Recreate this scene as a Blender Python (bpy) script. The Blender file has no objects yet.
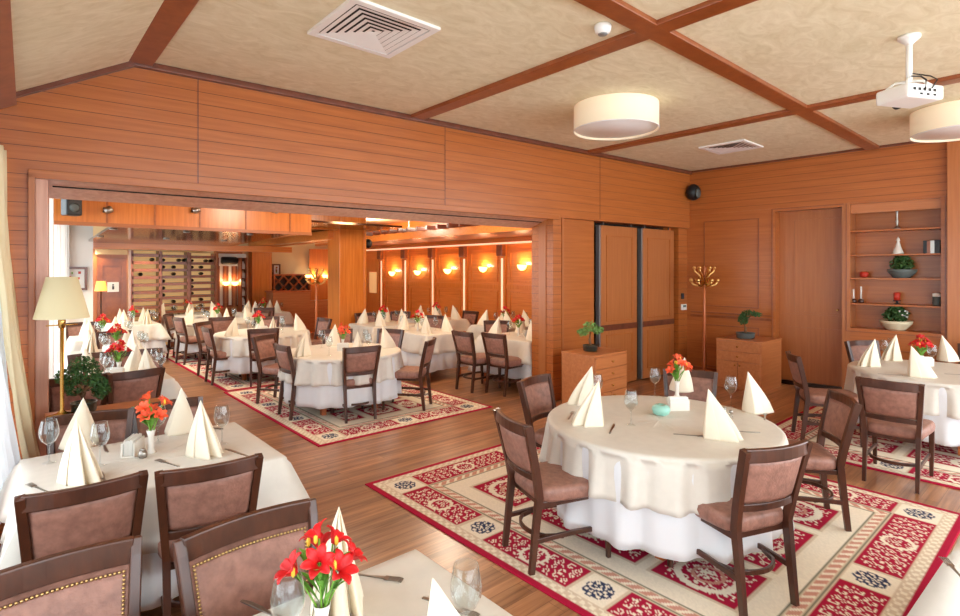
import bpy, math, random
import numpy as np
from mathutils import Vector, Matrix
random.seed(7)
PI = math.pi
S = bpy.context.scene
C = S.collection
# ------------------------------------------------------------------ camera
F, CX, HY, XL, H = 540.0, 480.0, 269.0, 8.0, 1.8
TH = math.atan2(CX - XL, F)
FW = Vector((math.sin(TH), math.cos(TH), 0)); RT = Vector((math.cos(TH), -math.sin(TH), 0))
cam_d = bpy.data.cameras.new('camera'); cam = bpy.data.objects.new('camera', cam_d); C.objects.link(cam)
cam.location = (0, 0, H); cam.rotation_euler = (PI / 2, 0, -TH)
cam_d.sensor_width = 36; cam_d.lens = 36 * F / 960; cam_d.shift_y = (HY - 308) / 960
cam_d.clip_start = .05; cam_d.clip_end = 200
S.camera = cam

def ray(px, py):
    return FW + RT * ((px - CX) / F) + Vector((0, 0, (HY - py) / F))
def at(px, py, h=0.0):
    """the real point at height h that is seen there"""
    d = ray(px, py); t = (h - H) / d.z
    return Vector((0, 0, H)) + d * t
def deg(a): return math.radians(a)

# ------------------------------------------------------------------ materials
MATS = {}
def new_mat(name):
    m = bpy.data.materials.new(name); m.use_nodes = True
    nt = m.node_tree; b = nt.nodes['Principled BSDF']
    MATS[name] = m
    return m, nt, b
def lin(c):
    return tuple(((x / 255.) / 12.92 if x / 255. <= .04045 else ((x / 255. + .055) / 1.055) ** 2.4) for x in c)
def plain(name, rgb, rough=.5, metal=0, spec=.5, emit=None, es=0, trans=0, ior=1.45, coat=0, bump=0, bscale=200, var=0, vscale=8):
    m, nt, b = new_mat(name)
    c = (*lin(rgb), 1)
    b.inputs['Base Color'].default_value = c
    b.inputs['Roughness'].default_value = rough; b.inputs['Metallic'].default_value = metal
    b.inputs['Specular IOR Level'].default_value = spec
    b.inputs['Transmission Weight'].default_value = trans; b.inputs['IOR'].default_value = ior
    b.inputs['Coat Weight'].default_value = coat
    if emit:
        b.inputs['Emission Color'].default_value = (*lin(emit), 1); b.inputs['Emission Strength'].default_value = es
    tc = None
    if bump or var:
        tc = nt.nodes.new('ShaderNodeTexCoord')
    if var:
        n = nt.nodes.new('ShaderNodeTexNoise'); n.inputs['Scale'].default_value = vscale; n.inputs['Detail'].default_value = 6
        nt.links.new(tc.outputs['Object'], n.inputs['Vector'])
        r = nt.nodes.new('ShaderNodeValToRGB')
        r.color_ramp.elements[0].position = .3; r.color_ramp.elements[1].position = .7
        r.color_ramp.elements[0].color = tuple(x * (1 - var) for x in c[:3]) + (1,)
        r.color_ramp.elements[1].color = tuple(min(1, x * (1 + var)) for x in c[:3]) + (1,)
        nt.links.new(n.outputs['Fac'], r.inputs['Fac']); nt.links.new(r.outputs['Color'], b.inputs['Base Color'])
    if bump:
        n = nt.nodes.new('ShaderNodeTexNoise'); n.inputs['Scale'].default_value = bscale
        nt.links.new(tc.outputs['Object'], n.inputs['Vector'])
        bp = nt.nodes.new('ShaderNodeBump'); bp.inputs['Strength'].default_value = bump; bp.inputs['Distance'].default_value = .01
        nt.links.new(n.outputs['Fac'], bp.inputs['Height']); nt.links.new(bp.outputs['Normal'], b.inputs['Normal'])
    return m
def wood(name, c1, c2, stretch=(.6, 14, 14), rough=.35, groove=None, planks=None, coat=.15, scale=2.2):
    """grain stretched along one axis; groove=(axis, spacing, width, offset) cuts dark lines; planks=(length,width) lays floor boards along x"""
    m, nt, b = new_mat(name); N = nt.nodes; L = nt.links
    tc = N.new('ShaderNodeTexCoord'); mp = N.new('ShaderNodeMapping'); mp.inputs['Scale'].default_value = stretch
    L.new(tc.outputs['Object'], mp.inputs['Vector'])
    vec = mp.outputs['Vector']
    n = N.new('ShaderNodeTexNoise'); n.inputs['Scale'].default_value = scale; n.inputs['Detail'].default_value = 7; n.inputs['Roughness'].default_value = .6; n.inputs['Distortion'].default_value = .4
    L.new(vec, n.inputs['Vector'])
    r = N.new('ShaderNodeValToRGB'); r.color_ramp.elements[0].position = .32; r.color_ramp.elements[1].position = .68
    r.color_ramp.elements[0].color = (*lin(c1), 1); r.color_ramp.elements[1].color = (*lin(c2), 1)
    L.new(n.outputs['Fac'], r.inputs['Fac'])
    col = r.outputs['Color']
    if planks:
        br = N.new('ShaderNodeTexBrick'); br.inputs['Scale'].default_value = 1; br.inputs['Brick Width'].default_value = planks[0]
        br.inputs['Row Height'].default_value = planks[1]; br.inputs['Mortar Size'].default_value = .0018; br.inputs['Mortar Smooth'].default_value = .3
        br.inputs['Color1'].default_value = (.72, .70, .68, 1); br.inputs['Color2'].default_value = (1.12, 1.1, 1.08, 1); br.inputs['Mortar'].default_value = (.45, .4, .36, 1)
        br.offset = .37
        L.new(tc.outputs['Object'], br.inputs['Vector'])
        mx = N.new('ShaderNodeMix'); mx.data_type = 'RGBA'; mx.blend_type = 'MULTIPLY'; mx.inputs['Factor'].default_value = 1
        L.new(col, mx.inputs[6]); L.new(br.outputs['Color'], mx.inputs[7]); col = mx.outputs[2]
    if groove:
        ax, sp, w, off = groove
        sx = N.new('ShaderNodeSeparateXYZ'); L.new(tc.outputs['Object'], sx.inputs['Vector'])
        a = N.new('ShaderNodeMath'); a.operation = 'ADD'; a.inputs[1].default_value = 50 + off; L.new(sx.outputs['XYZ'.index(ax)], a.inputs[0])
        md = N.new('ShaderNodeMath'); md.operation = 'MODULO'; md.inputs[1].default_value = sp; L.new(a.outputs[0], md.inputs[0])
        lt = N.new('ShaderNodeMath'); lt.operation = 'LESS_THAN'; lt.inputs[1].default_value = w; L.new(md.outputs[0], lt.inputs[0])
        mx = N.new('ShaderNodeMix'); mx.data_type = 'RGBA'
        L.new(lt.outputs[0], mx.inputs['Factor']); L.new(col, mx.inputs[6]); mx.inputs[7].default_value = (*[x * .35 for x in lin(c1)], 1)
        col = mx.outputs[2]
        bp = N.new('ShaderNodeBump'); bp.invert = True; bp.inputs['Strength'].default_value = .6; bp.inputs['Distance'].default_value = .004
        L.new(lt.outputs[0], bp.inputs['Height']); L.new(bp.outputs['Normal'], b.inputs['Normal'])
    L.new(col, b.inputs['Base Color']); b.inputs['Roughness'].default_value = rough; b.inputs['Coat Weight'].default_value = coat; b.inputs['Coat Roughness'].default_value = .2
    return m

WOODA, WOODB = (164, 90, 36), (184, 106, 48)
M = MATS
wood('wall_planks', WOODA, WOODB, groove=('Z', .105, .005, 0))
wood('wall_panel', WOODA, WOODB)
wood('wall_panel_upright', (166, 98, 50), (180, 110, 60), stretch=(14, 14, .6))
wood('trim_wood', (130, 66, 30), (154, 84, 42), stretch=(4, 4, 4), coat=.3)
wood('dark_trim', (92, 46, 28), (120, 62, 40), stretch=(4, 4, 4), coat=.4)
wood('jamb_wood', (190, 134, 110), (214, 164, 138), stretch=(8, 8, .6), coat=.3)
wood('orange_wood', (204, 112, 36), (226, 136, 56), stretch=(14, 14, .6), rough=.3, coat=.3)
wood('orange_wood_flat', (208, 116, 44), (230, 142, 66), stretch=(.6, 14, 14), rough=.3, coat=.3)
wood('chair_wood', (56, 29, 19), (84, 46, 30), stretch=(6, 6, 2), rough=.32, coat=.25)
wood('floor_wood', (132, 84, 54), (196, 142, 100), stretch=(.55, 9, 9), rough=.3, planks=(1.35, .115), coat=.25)
wood('cabinet_wood', (180, 108, 60), (198, 126, 76), rough=.35)
wood('table_wood', (170, 88, 40), (196, 110, 56), stretch=(8, 8, .8))
plain('leather', (148, 106, 92), .42, bump=.25, bscale=90, var=.24, vscale=26)
plain('brass', (214, 170, 96), .25, 1)
plain('gold', (232, 188, 116), .28, 1)
plain('nail_brass', (190, 156, 104), .28, 1)
plain('steel', (168, 164, 158), .3, 1)
plain('dark_steel', (74, 62, 56), .3, 1)
plain('cloth', (216, 210, 200), .5, var=.035, vscale=16, bump=.06, bscale=300)
plain('cloth_white', (222, 224, 228), .6, bump=.06, bscale=300)
plain('napkin', (236, 225, 204), .7, bump=.1, bscale=400)
plain('porcelain', (226, 222, 214), .25, coat=.4)
plain('paper', (232, 230, 224), .8)
plain('mint', (150, 206, 192), .3, coat=.3)
plain('white_plastic', (238, 238, 236), .4)
plain('black_plastic', (30, 32, 34), .4)
plain('grey_metal', (150, 152, 152), .4, .6)
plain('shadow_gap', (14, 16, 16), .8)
plain('beige_ceiling_back', (206, 180, 140), .8)
plain('cream_wall', (232, 206, 158), .8)
plain('white_wall', (240, 234, 226), .8)
plain('red_petal', (205, 22, 26), .5, var=.25, vscale=30)
plain('coral_petal', (236, 88, 48), .5, var=.25, vscale=30)
plain('yellow_petal', (240, 188, 60), .5)
plain('green_stem', (112, 160, 52), .5)
plain('green_leaf', (104, 160, 58), .5, var=.3, vscale=20)
plain('bonsai_leaf', (58, 92, 44), .55, var=.5, vscale=25)
plain('bonsai_pale', (120, 160, 86), .55, var=.4, vscale=25)
plain('bark', (126, 88, 58), .8, bump=.5, bscale=40)
plain('grey_pot', (92, 100, 98), .5)
plain('dark_pot', (44, 50, 44), .35, coat=.3)
plain('cream_pot', (216, 204, 172), .6)
plain('soil', (66, 60, 34), .9)
plain('lamp_fabric', (214, 202, 164), .8, emit=(240, 222, 170), es=.12)
plain('drum_fabric', (250, 236, 206), .8, emit=(255, 238, 205), es=.12)
plain('drum_diffuser', (226, 222, 220), .6, emit=(255, 246, 236), es=.04)
plain('sconce_glass', (255, 220, 150), .4, emit=(255, 196, 104), es=5)
plain('spot_glow', (255, 230, 180), .4, emit=(255, 226, 170), es=14)
plain('led_strip', (255, 236, 210), .4, emit=(255, 206, 160), es=.55)
plain('amber_shade', (236, 168, 84), .6, emit=(255, 170, 80), es=.8)
plain('bronze_ceiling', (112, 84, 62), .12, .85, var=.25, vscale=3)
plain('curtain_cream', (226, 208, 170), .75, bump=.05)
plain('rug_red', (150, 18, 44), .95)
plain('rug_back', (120, 96, 80), .95)
plain('red_wax', (188, 52, 34), .5)
plain('black_rack', (36, 28, 26), .5)
plain('bottle_glass', (28, 40, 26), .15, coat=.5)
plain('glow_panel', (226, 176, 112), .7, emit=(255, 206, 140), es=.3)  # glow put into rack backs and door pane to look lit, no lamp behind
plain('blue_fabric', (56, 58, 92), .8)
plain('ink', (60, 60, 66), .8)
def sheer():
    m, nt, b = new_mat('curtain_sheer'); N = nt.nodes
    b.inputs['Base Color'].default_value = (*lin((226, 234, 238)), 1); b.inputs['Roughness'].default_value = .8
    tr = N.new('ShaderNodeBsdfTranslucent'); tr.inputs['Color'].default_value = (.9, .93, .95, 1)
    mx = N.new('ShaderNodeMixShader'); mx.inputs[0].default_value = .55
    nt.links.new(b.outputs[0], mx.inputs[1]); nt.links.new(tr.outputs[0], mx.inputs[2]); nt.links.new(mx.outputs[0], N['Material Output'].inputs['Surface'])
sheer()
def clear_glass():
    m, nt, b = new_mat('glass'); N = nt.nodes
    t = N.new('ShaderNodeBsdfTransparent'); t.inputs['Color'].default_value = (.91, .93, .93, 1)
    g = N.new('ShaderNodeBsdfGlossy'); g.inputs['Roughness'].default_value = .02; g.inputs['Color'].default_value = (1, 1, 1, 1)
    lw = N.new('ShaderNodeLayerWeight'); lw.inputs['Blend'].default_value = .5
    pw = N.new('ShaderNodeMath'); pw.operation = 'POWER'; pw.inputs[1].default_value = 3.5; nt.links.new(lw.outputs['Facing'], pw.inputs[0])
    f = N.new('ShaderNodeMath'); f.operation = 'MULTIPLY_ADD'; f.inputs[1].default_value = .95; f.inputs[2].default_value = .04; nt.links.new(pw.outputs[0], f.inputs[0])
    mx = N.new('ShaderNodeMixShader')
    nt.links.new(f.outputs[0], mx.inputs[0]); nt.links.new(t.outputs[0], mx.inputs[1]); nt.links.new(g.outputs[0], mx.inputs[2]); nt.links.new(mx.outputs[0], N['Material Output'].inputs['Surface'])
clear_glass()
def ceiling_mat():
    m, nt, b = new_mat('ceiling_paper'); N = nt.nodes; L = nt.links
    tc = N.new('ShaderNodeTexCoord'); mp = N.new('ShaderNodeMapping'); mp.inputs['Scale'].default_value = (1, 1.8, 1); mp.inputs['Rotation'].default_value = (0, 0, .5)
    L.new(tc.outputs['Object'], mp.inputs['Vector'])
    n = N.new('ShaderNodeTexNoise'); n.inputs['Scale'].default_value = 4.5; n.inputs['Detail'].default_value = 9; n.inputs['Roughness'].default_value = .65; n.inputs['Distortion'].default_value = 1.4
    L.new(mp.outputs['Vector'], n.inputs['Vector'])
    r = N.new('ShaderNodeValToRGB'); r.color_ramp.elements[0].position = .3; r.color_ramp.elements[1].position = .72
    r.color_ramp.elements[0].color = (*lin((213, 202, 166)), 1); r.color_ramp.elements[1].color = (*lin((237, 230, 203)), 1)
    L.new(n.outputs['Fac'], r.inputs['Fac']); L.new(r.outputs['Color'], b.inputs['Base Color']); b.inputs['Roughness'].default_value = .8
ceiling_mat()
def rug_mat():
    m, nt, b = new_mat('rug_pile'); N = nt.nodes
    a = N.new('ShaderNodeVertexColor'); a.layer_name = 'weave'
    nt.links.new(a.outputs['Color'], b.inputs['Base Color']); b.inputs['Roughness'].default_value = .95; b.inputs['Specular IOR Level'].default_value = .1
rug_mat()

# ------------------------------------------------------------------ mesh building
class MB:
    def __init__(s): s.v = []; s.f = []; s.m = []
    def add(s, vs, fs, mi=0):
        o = len(s.v); s.v += [tuple(v) for v in vs]; s.f += [tuple(i + o for i in f) for f in fs]; s.m += [mi] * len(fs); return s
    def box(s, x0, x1, y0, y1, z0, z1, mi=0):
        vs = [(x, y, z) for z in (z0, z1) for y in (y0, y1) for x in (x0, x1)]
        return s.add(vs, [(0, 2, 3, 1), (4, 5, 7, 6), (0, 1, 5, 4), (2, 6, 7, 3), (0, 4, 6, 2), (1, 3, 7, 5)], mi)
    def prism(s, pts, z0, z1, mi=0):
        n = len(pts); vs = [(x, y, z0) for x, y in pts] + [(x, y, z1) for x, y in pts]
        fs = [tuple(range(n))[::-1], tuple(range(n, 2 * n))] + [(i, (i + 1) % n, n + (i + 1) % n, n + i) for i in range(n)]
        return s.add(vs, fs, mi)
    def sweep(s, path, sec, xaxis=(1, 0, 0), mi=0):
        """rectangular section sweep; sec = (w,d) or one per point; xaxis keeps the section's width direction"""
        P = [Vector(p) for p in path]; n = len(P); vs = []; fs = []
        for i, p in enumerate(P):
            t = (P[min(i + 1, n - 1)] - P[max(i - 1, 0)]).normalized()
            xa = Vector(xaxis); xa = (xa - t * xa.dot(t)).normalized(); ya = t.cross(xa)
            w, d = sec[i] if isinstance(sec, list) else sec
            for a, b in ((-1, -1), (1, -1), (1, 1), (-1, 1)): vs.append(p + xa * (a * w / 2) + ya * (b * d / 2))
        for i in range(n - 1):
            for k in range(4): fs.append((i * 4 + k, i * 4 + (k + 1) % 4, i * 4 + 4 + (k + 1) % 4, i * 4 + 4 + k))
        fs += [(3, 2, 1, 0), tuple(range(4 * n - 4, 4 * n))]
        return s.add(vs, fs, mi)
    def tube(s, path, r, n=8, mi=0):
        P = [Vector(p) for p in path]; k = len(P); vs = []; fs = []
        up = Vector((0, 0, 1))
        for i, p in enumerate(P):
            t = (P[min(i + 1, k - 1)] - P[max(i - 1, 0)]).normalized()
            a = t.cross(up); 
            if a.length < 1e-3: a = t.cross(Vector((1, 0, 0)))
            a.normalize(); b = t.cross(a); ri = r[i] if isinstance(r, (list, tuple)) else r
            for j in range(n): vs.append(p + a * (ri * math.cos(2 * PI * j / n)) + b * (ri * math.sin(2 * PI * j / n)))
        for i in range(k - 1):
            for j in range(n): fs.append((i * n + j, i * n + (j + 1) % n, (i + 1) * n + (j + 1) % n, (i + 1) * n + j))
        fs += [tuple(range(n))[::-1], tuple(range((k - 1) * n, k * n))]
        return s.add(vs, fs, mi)
    def lathe(s, prof, n=24, c=(0, 0, 0), mi=0, cap=True):
        vs = []; fs = []; k = len(prof)
        for r, z in prof:
            for j in range(n): vs.append((c[0] + r * math.cos(2 * PI * j / n), c[1] + r * math.sin(2 * PI * j / n), c[2] + z))
        for i in range(k - 1):
            for j in range(n): fs.append((i * n + j, i * n + (j + 1) % n, (i + 1) * n + (j + 1) % n, (i + 1) * n + j))
        if cap: fs += [tuple(range(n))[::-1], tuple(range((k - 1) * n, k * n))]
        return s.add(vs, fs, mi)
    def ball(s, c, r, n=8, mi=0):
        rx, ry, rz = r if isinstance(r, (tuple, list)) else (r, r, r); k = max(4, n // 2 + 1); vs = []; fs = []
        for i in range(k):
            a = PI * (i + .02) / (k - 1 + .04) - PI / 2
            for j in range(n): vs.append((c[0] + rx * math.cos(a) * math.cos(2 * PI * j / n), c[1] + ry * math.cos(a) * math.sin(2 * PI * j / n), c[2] + rz * math.sin(a)))
        for i in range(k - 1):
            for j in range(n): fs.append((i * n + j, i * n + (j + 1) % n, (i + 1) * n + (j + 1) % n, (i + 1) * n + j))
        fs += [tuple(range(n))[::-1], tuple(range((k - 1) * n, k * n))]
        return s.add(vs, fs, mi)
    def grid(s, fn, nu, nv, mi=0, closed_u=False):
        o = []; fs = []
        for j in range(nv + 1):
            for i in range(nu + (0 if closed_u else 1)): o.append(fn(i / nu, j / nv))
        w = nu if closed_u else nu + 1
        for j in range(nv):
            for i in range(nu): fs.append((j * w + i, j * w + (i + 1) % w, (j + 1) * w + (i + 1) % w, (j + 1) * w + i))
        return s.add(o, fs, mi)
    def xf(s, mat):
        s.v = [tuple(mat @ Vector(v)) for v in s.v]; return s
    def build(s, name, mats, parent=None, smooth=False, bevel=0, solid=0, subd=0, loc=None):
        me = bpy.data.meshes.new(name); me.from_pydata(s.v, [], s.f)
        for m in (mats if isinstance(mats, (list, tuple)) else [mats]): me.materials.append(MATS[m])
        me.polygons.foreach_set('material_index', s.m)
        if smooth: me.polygons.foreach_set('use_smooth', [True] * len(s.f))
        me.update()
        o = bpy.data.objects.new(name, me); C.objects.link(o)
        if parent: o.parent = parent
        if loc: o.location = loc
        if solid:
            d = o.modifiers.new('solid', 'SOLIDIFY'); d.thickness = solid; d.offset = -1
        if bevel:
            d = o.modifiers.new('bevel', 'BEVEL'); d.width = bevel; d.segments = 2; d.limit_method = 'ANGLE'; d.angle_limit = deg(40)
        if subd:
            d = o.modifiers.new('sub', 'SUBSURF'); d.levels = subd; d.render_levels = subd
        return o
def tag(o, label=None, cat=None, group=None, kind=None):
    if label: o['label'] = label
    if cat: o['category'] = cat
    if group: o['group'] = group
    if kind: o['kind'] = kind
    return o
def empty(name, loc=(0, 0, 0), rz=0):
    o = bpy.data.objects.new(name, None); C.objects.link(o); o.empty_display_size = .1
    o.location = loc; o.rotation_euler = (0, 0, rz); return o
def dup(root, loc, rz, label, group=None, scale=None):
    """a copy of a thing with copies of its parts and sub-parts"""
    r = root.copy(); C.objects.link(r); r.location = loc; r.rotation_euler = (0, 0, rz); r['label'] = label
    if group: r['group'] = group
    if scale: r.scale = (scale,) * 3
    for ch in list(root.children):
        c = ch.copy(); C.objects.link(c); c.parent = r
        for g in list(ch.children):
            d = g.copy(); C.objects.link(d); d.parent = c
    return r
class Maker:
    """first use moves the prototype itself, later ones copy it"""
    def __init__(s, proto): s.p = proto; s.used = False
    def put(s, loc, rz, label, group=None):
        if not s.used:
            s.used = True; o = s.p; o.location = loc; o.rotation_euler = (0, 0, rz); o['label'] = label
            if group: o['group'] = group
            return o
        return dup(s.p, loc, rz, label, group)
class Frame:
    """a wall line in plan: local x along it, local y away from the viewer into the wall, z up"""
    def __init__(s, P, Q):
        s.P = Vector((*P, 0)); d = Vector((Q[0] - P[0], Q[1] - P[1], 0)); s.len = d.length; s.x = d.normalized(); s.y = Vector((-s.x.y, s.x.x, 0))
        s.rz = math.atan2(s.x.y, s.x.x)
    def hit(s, px, py, depth=0):
        d = ray(px, py); O = s.P + s.y * depth - Vector((0, 0, H)); O.z = 0
        t = O.dot(s.y) / d.dot(s.y); p = d * t - s.P
        return p.dot(s.x), H + d.z * t
    def u(s, px, depth=0): return s.hit(px, 269, depth)[0]
    def place(s, o, u=0, depth=0, z=0):
        o.location = s.P + s.x * u + s.y * depth + Vector((0, 0, z)); o.rotation_euler = (0, 0, s.rz); return o
    def pt(s, u, depth=0, z=0): return s.P + s.x * u + s.y * depth + Vector((0, 0, z))
def struct(mb, name, mats, frame=None, bevel=0, smooth=False, parent=None):
    o = mb.build(name, mats, parent, smooth, bevel)
    if not parent: o['kind'] = 'structure'
    if frame and not parent: frame.place(o)
    return o

HC = 3.5
HB = 2.51                       # underside of the big header
HD = Frame((-.02, 5.22), (8.95, 4.68))
RW = Frame((8.95, 4.68), (9.13, .7))
LW = Frame((-.62, -1.5), (-.16, 5.22))     # window wall of the front room
# ------------------------------------------------------------------ floor and ceiling
struct(MB().box(-3, 12, -4, 18, -.12, 0), 'floor', 'floor_wood')
struct(MB().add([(.77, -3, HC), (9.6, -3, HC), (9.6, 5.6, HC), (.77, 5.6, HC), (.77, -3, HC + .1), (9.6, -3, HC + .1), (9.6, 5.6, HC + .1), (.77, 5.6, HC + .1)],
    [(0, 1, 2, 3), (7, 6, 5, 4), (0, 4, 5, 1), (1, 5, 6, 2), (2, 6, 7, 3), (3, 7, 4, 0)]), 'ceiling', 'ceiling_paper')
struct(MB().add([(-.7, -3, 2.67), (.79, -3, HC), (.79, 5.6, HC), (-.7, 5.6, 2.67), (-.7, -3, 2.77), (.79, -3, HC + .1), (.79, 5.6, HC + .1), (-.7, 5.6, 2.77)],
    [(0, 1, 2, 3), (7, 6, 5, 4), (0, 4, 5, 1), (1, 5, 6, 2), (2, 6, 7, 3), (3, 7, 4, 0)]), 'ceiling_slope', 'ceiling_paper')
for i, x in enumerate((.81, 3.42, 6.32)):
    struct(MB().box(x - .085, x + .085, -3, 5.3, HC - .035, HC + .01), 'trim_%d' % (i + 1), 'trim_wood', bevel=.006)
struct(MB().box(.86, 9.15, 1.98, 2.14, HC - .036, HC + .01), 'trim_4', 'trim_wood', bevel=.006)
# eave beam on the sloped side
struct(MB().sweep([(-.22, -2.5, 2.93), (-.07, 5.2, 2.99)], (.22, .1), (1, 0, .55)), 'trim_5', 'trim_wood', bevel=.006)

# ------------------------------------------------------------------ header wall
seam = [HD.u(198), HD.u(445), HD.u(600)]
w = MB()
edges = [-.7] + seam + [HD.len]
L_ = HD.len
w_left = MB()
w_left.add([(-.35, 0, HB), (seam[1], 0, HB), (seam[1], 0, HC), (.78, 0, HC), (-.35, 0, 2.84), (-.35, .42, HB), (seam[1], .42, HB), (seam[1], .42, HC), (.78, .42, HC), (-.35, .42, 2.84)],
    [(0, 1, 2, 3, 4), (9, 8, 7, 6, 5), (0, 5, 6, 1), (1, 6, 7, 2), (2, 7, 8, 3), (3, 8, 9, 4), (4, 9, 5, 0)])
struct(w_left, 'wall_header', 'wall_planks', HD)
struct(MB().box(seam[1], L_ + .05, 0, .42, HB, HC), 'wall_header_right', 'wall_panel', HD)
gr = MB()
for k in range(8):
    z = HB + .11 + k * .112
    gr.box(seam[1], L_, -.002, .004, z, z + .004)
for u in seam: gr.box(u - .004, u + .004, -.003, .004, HB + .02, HC - .05)
struct(gr, 'trim_6', 'dark_trim', HD)
struct(MB().box(.74, L_, -.05, .02, HC - .055, HC), 'trim_7', 'dark_trim', HD, bevel=.01)
struct(MB().sweep([(-.35, -.02, 2.86), (.78, -.02, HC - .03)], (.07, .06), (0, 1, 0)), 'trim_8', 'dark_trim', HD)
# left jamb pilaster
uj0, uj1, uj2 = HD.u(28), HD.u(35), HD.u(48)
struct(MB().box(-.6, uj0, 0, .42, 0, HB), 'wall_left_pier', 'wall_planks', HD)
struct(MB().box(uj0, uj1, -.03, .45, 0, HB), 'trim_9', 'wall_panel_upright', HD, bevel=.004)
struct(MB().box(uj1, uj2, 0.02, .42, 0, HB - .03), 'trim_10', 'jamb_wood', HD, bevel=.004)
# trim below the header and the folding-wall track
ur = HD.u(553)
struct(MB().box(uj0, ur + .1, -.03, .03, HB - .035, HB + .03), 'trim_11', 'wall_panel', HD, bevel=.004)
tk = MB().add([(uj1, .03, HB - .005), (ur, .03, HB - .005), (ur, .45, 2.38), (uj1, .45, 2.38), (uj1, .03, HB + .05), (ur, .03, HB + .05), (ur, .45, HB + .05), (uj1, .45, HB + .05)], [(0, 1, 2, 3), (7, 6, 5, 4), (0, 4, 5, 1), (1, 5, 6, 2), (2, 6, 7, 3), (3, 7, 4, 0)])
struct(tk, 'trim_12', 'jamb_wood', HD)
struct(MB().box(uj1 + .1, ur - .02, .2, .215, 2.445, 2.47), 'trim_13', 'shadow_gap', HD)
# right pier with boarded sides
u562 = HD.u(562)
struct(MB().box(ur, u562, 0, .42, 0, HB), 'wall_right_pier', 'wall_planks', HD)
sm = MB().box(ur - .012, ur + .004, .13, .27, 0, HB - .03)
struct(sm, 'trim_14', 'wall_panel_upright', HD)
struct(MB().box(u562 - .012, u562 + .02, -.015, .0, 0, HB), 'trim_15', 'wall_panel_upright', HD)
# wall behind the partition stack
u594, u675 = HD.u(594, .1), HD.u(676, .1)
struct(MB().box(u562 - .02, u594, .1, .42, 0, HB), 'wall_stack_side', 'wall_panel', HD)
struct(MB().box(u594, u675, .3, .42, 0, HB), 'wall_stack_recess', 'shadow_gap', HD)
struct(MB().box(u675, L_ + .1, .05, .42, 0, HB), 'wall_corner', 'wall_planks', HD)
def partition(u0, u1, d, label):
    r = empty('folding_partition_panel'); HD.place(r, u0, d, 0)
    wd = u1 - u0
    MB().box(0, wd, 0, .09, .02, HB - .05).build('panel_board', 'wall_panel_upright', r, bevel=.004)
    fr = MB()
    for z0, z1 in ((1.0, HB - .2), (.18, .8)):
        a, b = .12, wd - .12
        for q in ((a, b, z0, z0 + .018), (a, b, z1 - .018, z1), (a, a + .018, z0, z1), (b - .018, b, z0, z1)):
            fr.box(q[0], q[1], -.008, .004, q[2], q[3])
    fr.build('moulding', 'wall_panel', r)
    MB().box(0, wd, -.005, .004, .86, .95).build('mid_rail', 'dark_trim', r)
    MB().box(-.03, 0, .01, .08, .02, HB - .05).build('edge_seal', 'grey_metal', r)
    for k in (.1, wd - .1): MB().lathe([(.012, 0), (.012, .05)], 8, (k, .045, HB - .05)).build('hanger', 'dark_steel', r)
    tag(r, label, 'partition', 'folded partition panels')
partition(HD.u(601, .1), HD.u(637, .1), .1, 'folded wooden partition panel beside the low drawer cabinet, left one of two')
partition(HD.u(643, .1), HD.u(674, .1), .1, 'folded wooden partition panel next to the gold coat stand, right one of two')

# ------------------------------------------------------------------ right wall
def rbox(px0, px1, z0, z1, d0=0, d1=.12, depth=0): return MB().box(RW.u(px0, depth), RW.u(px1, depth), d0, d1, z0, z1)
ZT = RW.hit(783, 211)[1]         # head of the door recess
uD0, uD1 = RW.u(775), RW.u(842)
uS0, uS1 = RW.u(850), RW.u(941)
zS0, zS1 = RW.hit(896, 331)[1], RW.hit(896, 201)[1]
struct(MB().box(-.05, 6, 0, .15, ZT + .06, HC), 'wall_right_upper', 'wall_planks', RW)
struct(MB().box(-.05, uD0, 0, .45, 0, ZT + .06), 'wall_right', 'wall_panel', RW)
struct(MB().box(uD0, uD1, 0, .45, ZT, ZT + .06), 'wall_right_lintel', 'wall_panel', RW)
struct(MB().box(uD1, uS0, 0, .45, 0, ZT + .06), 'wall_right_pier', 'wall_panel_upright', RW)
struct(MB().box(uS0, uS1, 0, .45, 0, zS0), 'wall_right_apron', 'wall_panel', RW)
struct(MB().box(uS0, uS1, 0, .45, zS1, ZT + .06), 'wall_right_niche_head', 'wall_panel', RW)
struct(MB().box(uS1, 6, 0, .45, 0, ZT + .06), 'wall_right_end', 'wall_panel', RW)
struct(MB().box(uS0 - .01, uS1 + .01, .32, .45, zS0 - .02, zS1 + .02), 'wall_right_niche_back', 'wall_panel', RW)
struct(MB().box(RW.u(948), RW.u(948) + .35, -.1, .02, 0, HC - .02), 'trim_16', 'wall_panel_upright', RW, bevel=.004)
struct(MB().box(0, 6, -.012, .01, ZT + .045, ZT + .085), 'trim_17', 'wall_panel', RW)
struct(MB().box(0, 6, -.03, .01, HC - .03, HC), 'trim_18', 'dark_trim', RW)
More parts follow.
